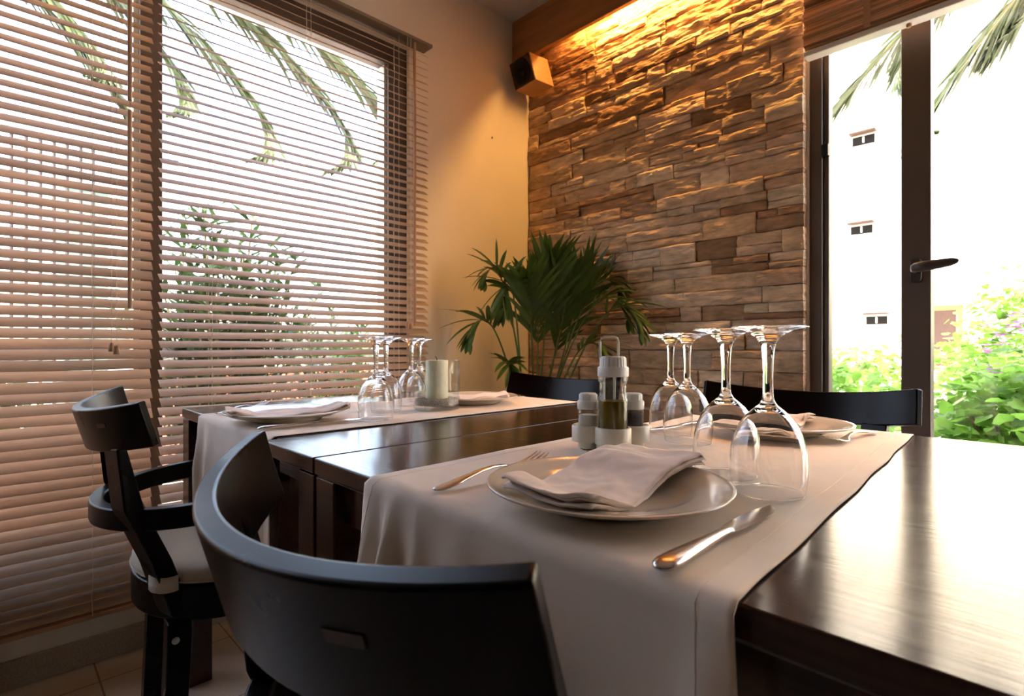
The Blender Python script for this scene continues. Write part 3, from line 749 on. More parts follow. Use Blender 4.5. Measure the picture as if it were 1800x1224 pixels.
f2 = copy1(fk, 'steel table fork left of the left table plate', (0, 0, 0)); f2.scale = (1, 1, 1); aim(f2, on_z(381, 729.5, ZR), on_z(460, 715, ZR))
k3 = copy1(kn, 'steel table knife seen through the wine glass stems', (0, 0, 0)); aim(k3, on_z(1256, 742, ZR), on_z(1182, 753.5, ZR)); k3.scale = (1, 1, 1)
f3 = copy1(fk, 'steel table fork right of the plate by the glazed door', (0, 0, 0)); aim(f3, on_z(1537, 761.5, ZR), on_z(1480, 777, ZR)); f3.scale = (1, 1, 1)
f4 = copy1(fk, 'steel table fork right of the plate behind the candle', (0, 0, 0)); f4.scale = (1, 1, 1); aim(f4, on_z(912, 698, ZR), on_z(872, 707, ZR))
k4 = copy1(kn, 'steel table knife at the far end of the left runner', (0, 0, 0)); k4.scale = (1, 1, 1); k4.location = (0, 0, -5)
aim(k4, on_z(951, 702, ZR), on_z(900, 697, ZR))
C.objects.unlink(k4); 
for ch in list(k4.children): bpy.data.objects.remove(ch)
bpy.data.objects.remove(k4)

# ------------------------------------------------------------------ wine glasses (upside down)
def glass_profile(s):
    out = [(.0380, .0006), (.03815, .002), (.0386, .005), (.0396, .012), (.0406, .024), (.0405, .038), (.0392, .051), (.0360, .064), (.0308, .076), (.0235, .0865), (.0160, .0935), (.0098, .0985), (.0066, .104),
           (.0056, .112), (.0053, .124), (.0055, .138), (.0060, .150), (.0068, .160), (.0084, .168), (.0120, .1745), (.0190, .1795), (.0290, .1830), (.0400, .1852), (.0412, .1862), (.0410, .1870), (.0400, .1874), (.020, .1868), (.0004, .1866)]
    inn = [(.0373, .0006), (.03745, .002), (.0379, .005), (.0389, .012), (.0399, .024), (.0397, .038), (.0383, .051), (.0350, .064), (.0296, .0755), (.0215, .0855), (.0130, .0915), (.006, .0940), (.0004, .0945)]
    return out, inn
def make_glass(label, group):
    m = MB(); out, inn = glass_profile(1)
    m.lathe(inn[::-1] + [(.03765, .0001)] + out, 96)
    o = m.build('wine_glass', M['glass'], smooth=32)
    return tag(o, label, 'wine glass', group)
G1 = 'upturned wine glasses beside the oil cruet'; G2 = 'upturned wine glasses beside the candle'
gl = make_glass('upturned wine glass nearest the camera, in front of the others', G1)
p = on_z(1350, 866, ZR); gl.location = (p.x, p.y, ZR + .0005)
for (x, y, lab, gr) in ((1276, 834, 'second nearest upturned wine glass, left of the nearest one', G1), (1208, 776, 'third upturned wine glass, right of the hindmost one near the cruet', G1), (1179, 761.5, 'hindmost upturned wine glass of the right group, beside the cruet', G1),
                        (661, 737, 'front left upturned wine glass on the left table', G2), (678.5, 723, 'upturned wine glass just behind the front left one on the left table', G2),
                        (723, 712, 'upturned wine glass left of the candle glass', G2), (737, 704, 'upturned wine glass seen through the candle glass', G2)):
    p = on_z(x, y, ZR); g = gl.copy(); C.objects.link(g); g['label'] = lab; g['group'] = gr; g.location = (p.x, p.y, ZR + .0005); g.rotation_euler = (0, 0, x * .1)

# ------------------------------------------------------------------ candle in glass
cc_ = on_z(768, 719, ZR); tC = (cc_.x * CXC + cc_.y * CXS); Rg = 40.5 * tC / F_PX
HG = (719 - 634) * tC / F_PX
cg = MB()
ri = Rg - .0028
cg.lathe([(.0005, .010), (ri * .9, .010), (ri, .013), (ri, .03), (ri, .06), (ri, HG - .003), (ri, HG - .001), (ri + .0012, HG), (Rg, HG - .001), (Rg, HG - .003), (Rg, .06), (Rg, .012), (Rg, .004), (Rg - .003, .0005), (Rg * .8, .0), (.0005, .001)], 96)
tag(cg.build('candle_glass', M['thin_glass'], smooth=28), 'clear glass cylinder holding a candle on pale gravel', 'candle holder').location = (cc_.x, cc_.y, ZR + .0003)
gv = MB(); prof = [(.0005, .0112), (ri * .85, .0112), (ri - .0012, .014), (ri - .0012, .026), (ri - .004, .0285), (ri * .6, .0275), (.0005, .0270)]
gv.lathe(prof, 48); rg = random.Random(5)
for i in range(420):
    a = rg.uniform(0, 2 * PI); rr = (ri - .004) * math.sqrt(rg.random()); zz = .0272 + rg.uniform(0, .0018); s_ = rg.uniform(.0012, .0022)
    q = Vector((rr * math.cos(a), rr * math.sin(a), zz))
    gv.add([q + Vector(d) * s_ for d in ((1, 0, 0), (0, 1, 0), (-1, 0, 0), (0, -1, 0), (0, 0, .8), (0, 0, -.8))], [(0, 1, 4), (1, 2, 4), (2, 3, 4), (3, 0, 4), (1, 0, 5), (2, 1, 5), (3, 2, 5), (0, 3, 5)])
tag(gv.build('gravel', M['gravel']), 'pale gravel bed inside the candle glass', 'gravel', kind='stuff').location = (cc_.x, cc_.y, ZR)
Rc = 19.5 * tC / F_PX; zt_ = (719 - 633) * tC / F_PX
cd = thing('pillar_candle', 'ivory pillar candle standing in the glass cylinder', 'candle', (cc_.x, cc_.y, ZR + .029))
MB().lathe([(.0005, 0), (Rc, 0), (Rc, zt_ - .031), (Rc - .0012, zt_ - .0295), (Rc * .7, zt_ - .0305), (.0005, zt_ - .0325)], 48).build('wax_body', M['wax'], cd, smooth=50)
MB().tube([(0, 0, zt_ - .034), (0, 0, zt_ - .027), (-.002, .001, zt_ - .022), (-.0045, .002, zt_ - .019)], .0009, 6).build('wick', M['wick'], cd)

# ------------------------------------------------------------------ oil cruet set
oc = on_z(1071, 797, ZR); 
tO = .885
def cpt(x, t): return at_depth(x, 700, t)
st_c = cpt(1072, .885)
st = thing('cruet_stand', 'cream plastic condiment stand holding oil, salt and pepper', 'stand', (st_c.x, st_c.y, ZR + .0002))
rt = Vector((CXS, -CXC, 0)); fw = Vector((CXC, CXS, 0))      # the set is turned square to the diner nearest the camera
def lp(r, f, z=0): v_ = rt * r + fw * f; return (v_.x, v_.y)
so = MB()
def lobe(r, f, rad, z0, z1): so.lathe([(.0005, z0), (rad, z0), (rad, z1 - .002), (rad - .002, z1), (rad - .004, z1), (rad - .004, z1 - .004), (.0005, z1 - .004)], 40, lp(r, f))
B_o, B_l, B_r, B_b = (-.001, -.033), (-.036, -.004), (.037, -.004), (0, .030)
for (r, f), rad in ((B_o, .0285), (B_l, .0265), (B_r, .0265), (B_b, .028)):
    lobe(r, f, rad, .012, .038)
so.lathe([(.0005, .020), (.030, .020), (.030, .0335), (.0005, .0335)], 40, lp(0, 0))
for (r, f), rad in ((B_o, .0260), (B_l, .0165), (B_r, .0165), (B_b, .022)):
    so.lathe([(.0005, .0), (rad - .002, .0), (rad, .002), (rad, .014), (.0005, .014)], 36, lp(r, f))
so.build('stand_body', M['plastic'], st, smooth=50)
hd = MB(); h0 = fw * 0.006; hw = .0150; hz0, hz1 = .03, (609 - 593) * .9 / F_PX + ZC - ZR
pts = []
for (u, z) in ((-.0085, .03), (-.0085, hz1 - .042), (-hw, hz1 - .034), (-hw, hz1 - .008), (-hw + .002, hz1 - .002), (-hw + .008, hz1), (hw - .008, hz1), (hw - .002, hz1 - .002), (hw, hz1 - .008), (hw, hz1 - .034), (.0085, hz1 - .042), (.0085, .03)):
    pts.append(rt * u + h0 + Vector((0, 0, z)))
hd.tube(pts, .0021, 10); hd.tube([rt * -hw + h0 + Vector((0, 0, hz1 - .036)), rt * hw + h0 + Vector((0, 0, hz1 - .036))], .0021, 10)
hd.build('carry_handle', M['plastic'], st, smooth=60)
# oil bottle
zb = .0345
def bottle(nm, label, cat, r, f, sc_, kind):
    v_ = rt * r + fw * f
    t = thing(nm, label, cat, (st_c.x + v_.x, st_c.y + v_.y, ZR + zb + .0004))
    return t
ob = bottle('oil_bottle', 'tall glass cruet bottle of olive oil with white cap', 'bottle', B_o[0], B_o[1], 1, 0)
tb = .885 - .033; zof = ZR + zb
def zpx(y): return ZC - (y - HOR) * tb / F_PX - zof
Rb = 26 * tb / F_PX
ztop_oil, zneck0, zneck1, zc0, zc1, zc2 = zpx(705), zpx(700), zpx(672), zpx(661), zpx(645), zpx(627)
def ribbed(m, prof, n=48, amp=0.0, k=16):
    rings = []
    for r_, z, w_ in prof: rings.append([((r_ + amp * w_ * math.cos(k * 2 * PI * q / n)) * math.cos(2 * PI * q / n), (r_ + amp * w_ * math.cos(k * 2 * PI * q / n)) * math.sin(2 * PI * q / n), z) for q in range(n)])
    m.loft(rings, cap=True)
g_ = MB(); w_t = .0016
outp = [(.0005, 0, 0), (Rb - .002, 0, 0), (Rb, .002, 0), (Rb, zneck0 - .002, 0), (Rb - .0006, zneck0, 0), (Rb * .90, zneck0 + .004, .6), (Rb * .87, zneck0 + .010, 1), (Rb * .86, zneck1 - .006, 1), (Rb * .90, zneck1 - .001, .3), (Rb * .99, zneck1 + .001, 0), (Rb, zneck1 + .003, 0), (Rb, zc0, 0)]
inp = [(r_ - w_t if r_ > .003 else r_, z + (w_t if i_ < 2 else 0), w_) for i_, (r_, z, w_) in enumerate(outp)]
ribbed(g_, outp + inp[::-1], 96, .0009, 14)
g_.build('bottle_glass', M['thin_glass'], ob, smooth=40)
MB().lathe([(.0005, .0018), (Rb - .0006, .0020), (Rb - .0006, ztop_oil), (.0005, ztop_oil)], 48).build('oil', M['oil'], ob, smooth=40)
cp = MB(); ribbed(cp, [(.0005, zc0 - .001, 0), (Rb + .0006, zc0 - .001, 0), (Rb + .0010, zc0 + .001, 0), (Rb + .0010, zc1 - .002, 0), (Rb - .0005, zc1, 0), (Rb - .0022, zc1, .4), (Rb - .0028, zc1 + .003, 1), (Rb - .0032, zc2 - .003, 1), (Rb - .006, zc2, .3), (.0005, zc2 + .0005, 0)], 96, .0005, 24)
cp.build('cap', M['cap'], ob, smooth=50)
def shaker(nm, label, r, f, fill, fz):
    t = bottle(nm, label, 'shaker', r, f, 1, 0)
    Rs = .0168; g2 = MB()
    o_ = [(.0005, 0, 0), (Rs - .002, 0, 0), (Rs - .0002, .002, 0), (Rs - .0006, .010, .6), (Rs - .0012, .018, .8), (Rs - .0004, .0225, 0), (Rs, .024, 0), (Rs, .030, 0)]
    i_ = [(a_ - .0014 if a_ > .003 else a_, z + (.0014 if q < 2 else 0), w_) for q, (a_, z, w_) in enumerate(o_)]
    ribbed(g2, o_ + i_[::-1], 72, .0005, 12); g2.build('shaker_glass', M['thin_glass'], t, smooth=60)
    MB().lathe([(.0005, .0016), (Rs - .0010, .0018), (Rs - .0014, fz), (.0005, fz)], 36).build('filling', fill, t, smooth=40)
    c2 = MB(); ribbed(c2, [(.0005, .029, 0), (Rs + .0006, .029, 0), (Rs + .0010, .031, 0), (Rs + .0010, .041, 0), (Rs - .0008, .043, 0), (Rs - .0018, .0435, .5), (Rs - .0022, .052, 1), (Rs - .0045, .0545, .3), (.0005, .055, 0)], 72, .0004, 20)
    c2.build('cap', M['cap'], t, smooth=50)
    return t
shaker('salt_shaker', 'small glass salt shaker with white cap left of the oil bottle', B_l[0], B_l[1], M['salt'], .019)
shaker('pepper_shaker', 'small glass pepper shaker with white cap right of the oil bottle', B_r[0], B_r[1], M['pepper'], .024)

# ------------------------------------------------------------------ chairs
def make_chair(label):
    t = thing('dining_armchair', label, 'chair', group='dark curved-back armchairs')
    dl = R(15.6); u = Vector((-math.cos(dl), 0, -math.sin(dl))); w = Vector((-math.sin(dl), 0, math.cos(dl))); O = Vector((-.24, 0, .819))
    Ro, hc = .393, .255; ph = math.asin(hc / Ro); th = .018; H = .085
    def bp(a, r_, h): return O + u * (r_ * math.cos(a) - Ro * math.cos(ph)) + Vector((0, r_ * math.sin(a), 0)) - w * h
    m = MB(); n = 40; rings = []
    for i in range(n + 1):
        a = -ph + 2 * ph * i / n
        rings.append([bp(a, Ro, 0), bp(a, Ro - th, 0), bp(a, Ro - th * .95, H * .5), bp(a, Ro - th, H), bp(a, Ro, H), bp(a, Ro, H * .5)])
    m.loft(rings)
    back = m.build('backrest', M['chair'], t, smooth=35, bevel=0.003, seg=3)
    pl = .156
    for s in (-1, 1):
        # post: from seat up through the arm ring into the backrest
        a = math.asin(pl / (Ro - th)) * s
        top = bp(a, Ro - th * .5, H * .93); bot = Vector((-.168, s * (pl - .012), .385))
        kx = Vector((-.247, s * (pl - .005), .61))
        pts = [bot, bot.lerp(kx, .5) + Vector((.006, 0, 0)), kx, top]
        mm = MB(); rr = []
        for i, p in enumerate(pts):
            hw_ = [.030, .030, .0295, .0285][i]; hd_ = [.019, .018, .017, .0085][i]
            yaw = -s * .28; ax = Vector((math.sin(yaw) * 0 + math.cos(PI / 2 + a * .7) * 0, 1, 0)); ang = a * .75
            side = Vector((-math.sin(ang) * -1 * 1, math.cos(ang), 0)); side = Vector((math.sin(ang), math.cos(ang), 0))
            fwd = Vector((math.cos(ang), -math.sin(ang), 0))
            rr.append([p + side * hw_ + fwd * hd_, p + side * hw_ - fwd * hd_, p - side * hw_ - fwd * hd_, p - side * hw_ + fwd * hd_])
        mm.loft(rr); mm.build('back_post', M['chair'], t, bevel=0.003)
        # tenon end showing on the outside of the backrest
        tn = MB(); q = []
        for (da, dh) in ((-.036, .028), (.036, .028), (.036, .036), (-.036, .036)): q.append((da, dh))
        tn.loft([[bp(a + da, Ro - .004, dh) for da, dh in q], [bp(a + da, Ro + .0012, dh) for da, dh in q]]); tn.build('tenon', M['table'], back)
    # arm ring
    m = MB(); rings = []; path = []
    for i in range(25):
        a = R(-90) + R(180) * i / 24
        path.append(Vector((-.085 - .205 * math.cos(a), .222 * math.sin(a), 0)))
    path = [Vector((.20, -.235, 0)), Vector((.12, -.236, 0)), Vector((.02, -.231, 0))] + path + [Vector((.02, .231, 0)), Vector((.12, .236, 0)), Vector((.20, .235, 0))]
    for i, p in enumerate(path):
        d = (path[min(i + 1, len(path) - 1)] - path[max(i - 1, 0)]).normalized(); nrm = Vector((-d.y, d.x, 0))
        z = .602 + (p.x + .29) * .075; wd = .013 + .0 * abs(p.x)
        c_ = Vector((p.x, p.y, z))
        rings.append([c_ + nrm * wd + Vector((0, 0, .0)), c_ - nrm * wd, c_ - nrm * wd - Vector((0, 0, .042)), c_ + nrm * wd - Vector((0, 0, .042))])
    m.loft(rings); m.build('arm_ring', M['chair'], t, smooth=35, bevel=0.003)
    # seat frame: D shape
    def dshape(k, x_off=0):
        pts = []
        for i in range(25):
            a = R(90) + R(180) * i / 24
            pts.append((-.055 + .175 * k * math.cos(a) + x_off, .215 * k * math.sin(a)))
        pts += [(.20 * k, -.225 * k), (.222 * k, -.205 * k), (.222 * k, .205 * k), (.20 * k, .225 * k)]
        return pts
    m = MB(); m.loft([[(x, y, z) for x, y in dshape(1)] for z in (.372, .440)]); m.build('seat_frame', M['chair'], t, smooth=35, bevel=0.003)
    m = MB(); rings = []
    for (k, z) in ((.93, .441), (.985, .446), (.995, .456), (.985, .468), (.94, .475), (.80, .479), (.4, .481), (.02, .4815)):
        rings.append([(x, y, z) for x, y in dshape(k)])
    m.loft(rings); cu = m.build('seat_cushion', M['cushion'], t, smooth=60)
    # piping and tie straps round the posts
    pp = [(x, y, .449) for x, y in dshape(1.0)]; MB().tube(pp + [pp[0]], .0022, 6).build('piping', M['cushion'], cu, smooth=60)
    for s in (-1, 1):
        y0 = s * (pl - .012); m = MB(); rings = []
        for i in range(13):
            a = R(-120) + R(240) * i / 12
            x = -.182 - .030 * math.cos(a); y = y0 + .040 * math.sin(a)
            rings.append([(x, y, .438 + .004 * i / 12), (x, y, .468 + .004 * i / 12)])
        m.loft(rings, cap=False, closed=False); m.build('tie_strap', M['cushion'], cu, smooth=60, solid=.002)
    # legs
    for s in (-1, 1):
        m = MB(); x0, y0 = -.163, s * (pl - .008)
        m.loft([[(x0 + dx * k + ox, y0 + dy * k + s * oy, z) for dx, dy in ((-.022, -.028), (.022, -.028), (.022, .028), (-.022, .028))] for z, k, ox, oy in ((.371, 1, 0, 0), (.34, 1, 0, 0), (0, .82, -.018, .012))])
        lg = m.build('leg', M['chair'], t, bevel=0.003)
        cpv = MB(); rgs = []
        for r_, o_ in ((.007, 0), (.007, .0015), (.0055, .0025), (.0005, .0025)):
            rgs.append([(x0 - .022 - o_ * 0 + r_ * math.cos(2 * PI * q / 16) + .014, y0 - .028 * 1 - o_, .338 + r_ * math.sin(2 * PI * q / 16)) for q in range(16)])
        if s < 0: cpv.loft(rgs); cpv.build('bolt_cap', M['bolt'], lg, smooth=50)
        m = MB(); x0, y0 = .185, s * .232
        m.loft([[(x0 + dx * k, y0 + dy * k, z) for dx, dy in ((-.020, -.014), (.020, -.014), (.020, .014), (-.020, .014))] for z, k in ((.594, .9), (.40, 1.0), (0, .8))])
        m.build('leg', M['chair'], t, bevel=0.003)
    return t
GC = 'dark curved-back armchairs'
chA = make_chair('dark armchair with cream cushion by the blinds, left edge of the picture')
def place(t, mid, rz):   # mid = middle between the two backrest tips
    f = Vector((math.cos(rz), math.sin(rz), 0)); o = Vector((mid[0], mid[1], 0)) + f * .24
    t.location = o; t.rotation_euler = (0, 0, rz)
place(chA, (.211, 1.410), R(-4.5))
chB = dup(chA, (0, 0, 0), 0, 'dark armchair in the foreground seen over its broad curved backrest'); place(chB, (.194, .413), R(-6.1))
chC = dup(chA, (0, 0, 0), 0, 'dark armchair between the potted palm and the left table'); place(chC, (1.50, 1.29), R(183))
chD = dup(chA, (0, 0, 0), 0, 'dark armchair in front of the glazed door across the table'); place(chD, (1.53, .49), R(186))

# ------------------------------------------------------------------ potted kentia palm
kp = thing('potted_palm', 'dark green kentia palm in the corner behind the table', 'plant', (1.72, 1.66, 0))
K0 = Vector((1.72, 1.66, 0))
MB().lathe([(.0005, 0), (.115, 0), (.12, .01), (.15, .28), (.158, .285), (.158, .31), (.145, .31), (.142, .27), (.0005, .27)], 40).build('pot', M['pot'], kp, smooth=40)
MB().lathe([(.0005, .275), (.143, .272)], 30).build('soil', M['soil'], kp)
def bez(a, b, c_, n):
    return [a * (1 - t) ** 2 + b * 2 * t * (1 - t) + c_ * t * t for t in [i / n for i in range(n + 1)]]
def leaflet(m, base, d, L, wd, droop, nrm, seg=5):
    """a bent strip leaf with a keel, starting at base along d"""
    d = d.normalized(); s = d.cross(nrm).normalized(); rows = []
    p = base.copy(); dd = d.copy()
    for i in range(seg + 1):
        t = i / seg; w_ = wd * (math.sin(PI * min(1, (t * .92 + .08))) ** .7) if i < seg else 0.0005
        rows.append([p - s * w_ * .5 + nrm * 0, p - nrm * w_ * .12, p + s * w_ * .5])
        dd = (dd + Vector((0, 0, -droop / seg))).normalized(); p = p + dd * (L / seg)
    m.loft(rows, cap=False, closed=False)
def frond(parent, path, nleaf, L0, wd, droop, start, mleaf, mstem, r0, spread=R(50), seed=0, name='frond', seg=5, tipL=.45, upfold=.25, roll=.25, clampw=None):
    rnd = random.Random(seed); m = MB(); N = len(path) - 1
    m2 = MB(); m2.tube(path, [r0 * (1 - .8 * i / N) for i in range(N + 1)], 6)
    st_ = m2.build(name + '_stalk', mstem, parent, smooth=60)
    for k in range(nleaf):
        t = start + (1 - start) * (k + .5) / nleaf; f = t * N; i = min(N - 1, int(f)); p = path[i].lerp(path[i + 1], f - i)
        d = (path[min(i + 1, N)] - path[max(i, 0)]).normalized()
        ref = Vector((0, 0, 1)) if abs(d.z) < .9 else Vector((-.6, -.75, 0)).normalized()
        side = d.cross(ref).normalized(); upn = side.cross(d).normalized()
        q = (t - start) / (1 - start)
        Lk = L0 * (math.sin(PI * (.18 + .72 * q)) * (1 - tipL * q)) * rnd.uniform(.85, 1.1)
        for s in (-1, 1):
            sp_ = spread * (1 - .72 * q) * rnd.uniform(.8, 1.15)
            dv = d * math.cos(sp_) + side * s * math.sin(sp_) + upn * (upfold + rnd.uniform(-.08, .12))
            nn = (upn + side * rnd.uniform(-roll, roll) + d * rnd.uniform(-roll, roll) * .6).normalized()
            leaflet(m, p, dv, Lk, wd * rnd.uniform(.8, 1.15), droop * rnd.uniform(.6, 1.4), nn, seg)
    if clampw: m.v = [(min(p_[0], clampw[0] - .02 * p_[2] % .01), min(p_[1], clampw[1]), p_[2]) for p_ in m.v]
    lf = m.build(name + '_leaflets', mleaf, parent, smooth=60, solid=0)
    return lf
# stalk paths: (pixel of the tip, depth of tip, pixel of the bend, depth)
fr_specs = [((968, 452), 2.35, (958, 560), 2.40, .27), ((1006, 478), 2.40, (985, 580), 2.42, .27), ((925, 500), 2.30, (935, 560), 2.38, .26),
            ((1040, 470), 2.50, (1005, 560), 2.45, .25), ((880, 560), 2.28, (905, 470), 2.32, .20), ((825, 606), 2.20, (872, 545), 2.32, .19), ((1105, 570), 2.25, (1035, 505), 2.35, .21),
            ((1072, 640), 2.15, (1010, 590), 2.3, .17), ((905, 690), 2.2, (890, 610), 2.3, .13), ((1010, 520), 2.55, (980, 600), 2.5, .24), ((950, 480), 2.5, (945, 590), 2.45, .25),
            ((1128, 592), 2.12, (1062, 515), 2.28, .19), ((1090, 520), 2.35, (1030, 490), 2.4, .19), ((850, 500), 2.3, (890, 470), 2.36, .16)]
for i, (tp, td, bp_, bd_, LL) in enumerate(fr_specs):
    T_ = at_depth(*tp, td) - K0; B_ = at_depth(*bp_, bd_) - K0; S_ = Vector((.03 * math.cos(i * 2.4), .03 * math.sin(i * 2.4), .27))
    ctrl = B_ * 1.5 - (S_ + T_) * .25
    up_ = i in (0, 1, 2, 3, 9, 10)
    frond(kp, bez(S_, ctrl, T_, 18), 13 if up_ else 10, LL * (1.15 if up_ else 1.2), .022, (.38 if up_ else .65) + .05 * (i % 4), .50 if up_ else .55, M['palm_in'], M['stalk_in'], .006, R(30 if up_ else 44), i, seg=6, tipL=.35, clampw=(2.0 - K0.x, 1.95 - K0.y))

# ------------------------------------------------------------------ outdoors: ground
g = box(-8, 30, YW + 0.25, 40, -.25, -.15).box(XS + .25, 30, -20, YW + .25, -.25, -.15)
struct(g.build('ground', M['terrace']), 'pale sunlit paving outside the windows')

# date palms
def date_palm(label, base, crown, specs, seed, L0=.56, nleaf=120):
    t = thing('date_palm', label, 'palm tree', base, group='date palms outside the windows')
    B = Vector(base); cr = Vector(crown) - B; n = 14; rings = []
    m = MB(); pts = [Vector((0, 0, -.15)).lerp(cr, i / n) + Vector((.05 * math.sin(i), .05 * math.cos(i * 1.3), 0)) for i in range(n + 1)]
    m.tube(pts, [.2 + .02 * (i % 2) for i in range(n + 1)], 14); m.build('trunk', M['trunk'], t, smooth=40)
    for i, (mid, tip) in enumerate(specs):
        A = cr; Mi = mid - B; T = tip - B; ctrl = Mi * 2 - (A + T) * .5
        frond(t, bez(A, ctrl, T, 24), nleaf, L0, .030, .45, .14, M['frond'], M['frond_dry'], .012, R(33), seed + i, seg=4, tipL=.5, upfold=.05, roll=1.0)
    return t
crL = (-1.6, 4.6, 4.9)
L_sp = [(at_depth(120, 60, 3.4), at_depth(228, 265, 3.1)), (at_depth(330, 50, 3.6), at_depth(440, 280, 3.4)), (at_depth(470, 70, 3.9), at_depth(576, 300, 3.7)),
        (at_depth(560, 80, 4.3), at_depth(664, 285, 4.1)), (at_depth(40, -60, 3.2), at_depth(160, 130, 3.0)), (at_depth(200, -10, 3.8), at_depth(300, 200, 3.5))]
date_palm('date palm whose fronds hang outside the left window', (-1.6, 4.6, -.15), crL, L_sp, 40)
crR = (4.6, -1.5, 5.2)
R_sp = [(at_depth(1560, 90, 4.6), at_depth(1440, 235, 4.5)), (at_depth(1500, 10, 4.8), at_depth(1425, 150, 4.8)), (at_depth(1712, 90, 4.0), at_depth(1641, 232, 3.8)), (at_depth(1660, 0, 4.8), at_depth(1612, 150, 4.8)), (at_depth(1830, -20, 3.9), at_depth(1790, 20, 3.9))]
date_palm('date palm whose fronds hang beyond the glazed door', (4.6, -1.5, -.15), crR, R_sp, 80, L0=.52)

# oleander and vines
def oleander(label, base, h, spread, nst, seed, leafL=.16, group='leafy shrubs outside the windows'):
    rnd = random.Random(seed); t = thing('oleander_shrub', label, 'shrub', base, group=group); m = MB(); ms = MB()
    for s in range(nst):
        a = rnd.uniform(0, 2 * PI); o = rnd.uniform(.1, 1) * spread; hh = h * rnd.uniform(.65, 1) * (1 - .25 * (o / spread) ** 2)
        P = bez(Vector((.1 * math.cos(a), .1 * math.sin(a), -.02)), Vector((o * .5 * math.cos(a), o * .5 * math.sin(a), hh * .6)), Vector((o * math.cos(a), o * math.sin(a), hh)), 16)
        ms.tube(P[::2], [.009 * (1 - .08 * i) for i in range(len(P[::2]))], 5)
        for i in range(3, 17):
            for q in range(4):
                b_ = rnd.uniform(0, 2 * PI); d = Vector((math.cos(b_), math.sin(b_), rnd.uniform(.3, 1.3)))
                leaflet(m, P[i], d, leafL * rnd.uniform(.7, 1.2), .028, .5, Vector((-d.x * .3, -d.y * .3, 1)).normalized(), 3)
    ms.build('stems', M['stem'], t); m.build('foliage', M['oleander'], t, smooth=60)
    return t
oleander('tall oleander shrub outside the right half of the blinds', (.92, 3.2, -.15), 1.9, .50, 62, 3)
oleander('second oleander shrub outside behind the candle glasses', (2.05, 4.1, -.15), 1.45, .60, 34, 4)
oleander('small oleander shrub low outside the left blind', (.0, 3.9, -.15), 1.0, .45, 20, 6)
def vine_bush(label, c_, rad, n, seed, leaf=.075, flowers=0, mt='vine'):
    rnd = random.Random(seed); t = thing('flowering_vine', label, 'shrub', (c_[0], c_[1], -.15), group='vines and bushes in the garden beyond the door'); m = MB(); ms = MB(); fl = []
    cz = c_[2] + .15
    for i in range(n):
        a = rnd.uniform(0, 2 * PI); e = math.asin(rnd.uniform(-.9, 1)); k = rnd.uniform(.6, 1.06)
        b_ = 1 + .22 * noise.noise(Vector((math.cos(a) * 2, math.sin(a) * 2, e * 2 + seed)))
        p = Vector((rad[0] * k * b_ * math.cos(e) * math.cos(a), rad[1] * k * b_ * math.cos(e) * math.sin(a), max(.03, cz + rad[2] * k * b_ * math.sin(e))))
        d = Vector((rnd.uniform(-1, 1), rnd.uniform(-1, 1), rnd.uniform(-.7, .5))).normalized(); nn = Vector((rnd.uniform(-.7, .3), rnd.uniform(-.6, .6), 1)).normalized()
        s_ = leaf * rnd.uniform(.5, 1.2); sd = d.cross(nn).normalized()
        pts = [p, p + d * s_ * -.12 + sd * s_ * .30, p + d * s_ * .25 + sd * s_ * .50, p + d * s_ * .65 + sd * s_ * .30, p + d * s_, p + d * s_ * .65 - sd * s_ * .30, p + d * s_ * .25 - sd * s_ * .50, p + d * s_ * -.12 - sd * s_ * .30, p + d * s_ * .45 - nn * s_ * .10]
        m.add(pts, [(0, 1, 2, 8), (8, 2, 3, 4), (8, 4, 5, 6), (0, 8, 6, 7)])
    for i in range(14):
        a = rnd.uniform(0, 2 * PI); ms.tube([(0, 0, 0), (rad[0] * .4 * math.cos(a), rad[1] * .4 * math.sin(a), cz * .6), (rad[0] * .8 * math.cos(a), rad[1] * .8 * math.sin(a), cz + rad[2] * .4 * rnd.uniform(-1, 1))], .008, 5)
    m.build('foliage', M[mt], t); ms.build('stems', M['stem'], t)
    return t
def flowers(t, pts, size, seed):
    rnd = random.Random(seed); L = Vector(t.location)
    for P in pts:
        m = MB()
        for q in range(9):
            c_ = P - L + Vector((rnd.uniform(-1, 1), rnd.uniform(-1, 1), rnd.uniform(-1, 1))) * size * .6
            for k in range(4):
                a = 2 * PI * k / 4 + q; d = Vector((math.cos(a), math.sin(a), .5)); nn = Vector((0, 0, 1)); leaflet(m, c_, d, size * .5, size * .35, .3, nn, 2)
        m.build('flower', M['purple'], t)
vb1 = vine_bush('leafy green vine low outside the door left of its stile', (3.0, .97, .50), (.45, .46, .40), 2600, 3, .05)
vb2 = vine_bush('leafy green vine with purple flowers right of the door stile', (3.1, .03, .48), (.45, .43, .44), 3400, 5, .06)
vb3 = vine_bush('bushy plant with purple flowers further right in the garden', (4.4, .0, .80), (.55, .55, .62), 3600, 9, .05)
vb4 = vine_bush('narrow green bush beside the door jamb outside', (3.9, 1.55, .95), (.35, .30, .62), 1500, 12, .05)
vb5 = vine_bush('distant green hedge below the pale building', (8.0, 1.2, .3), (1.0, 2.6, .65), 4200, 15, .11)
flowers(vb2, [at_depth(1747, 648, 2.05)], .03, 1)
flowers(vb3, [at_depth(1738, 565, 2.95), at_depth(1765, 596, 2.9), at_depth(1792, 560, 2.9), at_depth(1745, 612, 2.9), at_depth(1780, 580, 2.9)], .055, 2)
flowers(vb1, [at_depth(1520, 632, 2.5), at_depth(1508, 644, 2.5)], .03, 3)

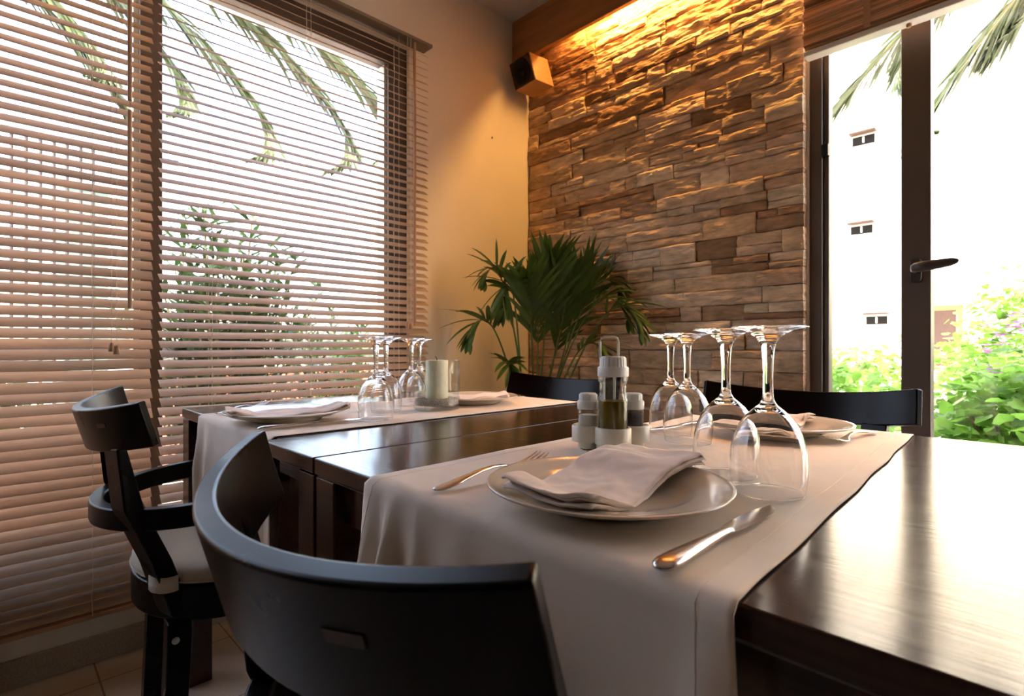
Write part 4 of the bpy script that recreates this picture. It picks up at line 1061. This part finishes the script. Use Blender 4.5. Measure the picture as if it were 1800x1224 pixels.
# white building beyond the door
FX = 19.0
bd = thing('apartment_building', 'white apartment building beyond the garden with small dark windows', 'building', (FX, 3, -.15))
def fbox(name, px0, px1, py0, py1, m_, d0, d1, parent):
    a = on_x(px0, py0, FX); b = on_x(px1, py1, FX)
    y1, y0 = a.y, b.y; z1 = a.z; z0 = on_x(px0, py1, FX).z
    return box(d0, d1, y0 - 3, y1 - 3, z0 + .15, z1 + .15).build(name, m_, parent)
box(0, .6, -16, 14, 0, 11.5).build('facade_wall', M['facade'], bd)
for (a, b_, c_, d) in ((1499, 1538, 244, 259), (1446, 1462, 262, 275), (1496, 1534, 400, 414), (1523, 1560, 557, 571), (1440, 1460, 405, 418), (1700, 1745, 225, 245)):
    if a == 1700: continue
    wdw = fbox('window', a, b_, c_, d, M['dark_window'], -.03, .01, bd)
    p_ = on_x(a, c_, FX); q_ = on_x(b_, c_, FX)
    box(-.25, 0, q_.y - 3.05, p_.y - 2.95, p_.z + .15 + .05, p_.z + .15 + .10).build('lintel', M['brown_door'], wdw)
    box(-.05, -.02, (p_.y + q_.y) / 2 - 3.02, (p_.y + q_.y) / 2 - 2.98, p_.z + .15 - .2, p_.z + .12).build('sash_bar', M['outer_white'], wdw)
dr = fbox('entrance_door', 1600, 1681, 548, 643, M['brown_door'], -.05, .01, bd)
a = on_x(1600, 548, FX); b_ = on_x(1684, 548, FX)
box(-.08, 0, b_.y - 3.1, a.y - 2.9, a.z + .15, a.z + .28).box(-.08, 0, b_.y - 3.1, b_.y - 3.0, 0, a.z + .15).build('door_surround', M['facade_trim'], dr)
for z in (2.45, 5.2, 7.95):
    fb = box(-1.3, 0, -16, 2.9, z, z + .22).build('balcony_slab', M['facade'], bd)
    rl = MB(); rl.box(-1.3, -1.26, -16, 2.9, z + 1.05, z + 1.1)
    for k in range(60): rl.box(-1.3, -1.27, -16 + k * .32, -15.97 + k * .32, z + .22, z + 1.05)
    rl.build('balcony_railing', M['outer_white'], fb)

# left side outdoors: salmon wall, fence, pale cabin
tag(box(.9, 5.5, 5.6, 5.85, -.15, .66).build('garden_wall', M['salmon'], bevel=.01), 'low salmon garden wall seen between the blind slats', 'wall')
fn = thing('garden_fence', 'thin barred metal fence outside the left blind', 'fence', (-1.0, 5.0, -.15))
for x in (20, 46, 71, 95, 118, 142, 164):
    p = on_y(x, 400, 5.0); MB().tube([(p.x + 1.0, 0, 0), (p.x + 1.0, 0, 2.55)], .012, 6).build('bar', M['rail_metal'], fn)
box(-.6, 2.1, -.02, .02, 1.02, 1.06).box(-.6, 2.1, -.02, .02, 2.52, 2.56).build('rail', M['rail_metal'], fn)
a = on_y(113, 325, 6.0); b_ = on_y(190, 325, 6.0)
cb = thing('garden_cabin', 'pale aqua glazed cabin outside behind the metal fence', 'cabin', (a.x, 6.0, -.15))
box(0, b_.x - a.x, 0, 1.2, 0, a.z + .15).build('cabin_body', M['aqua'], cb)
box(-.05, b_.x - a.x + .05, -.05, 1.25, a.z + .15, a.z + .20).build('cabin_roof', M['outer_white'], cb)
print('objects', len(bpy.data.objects))
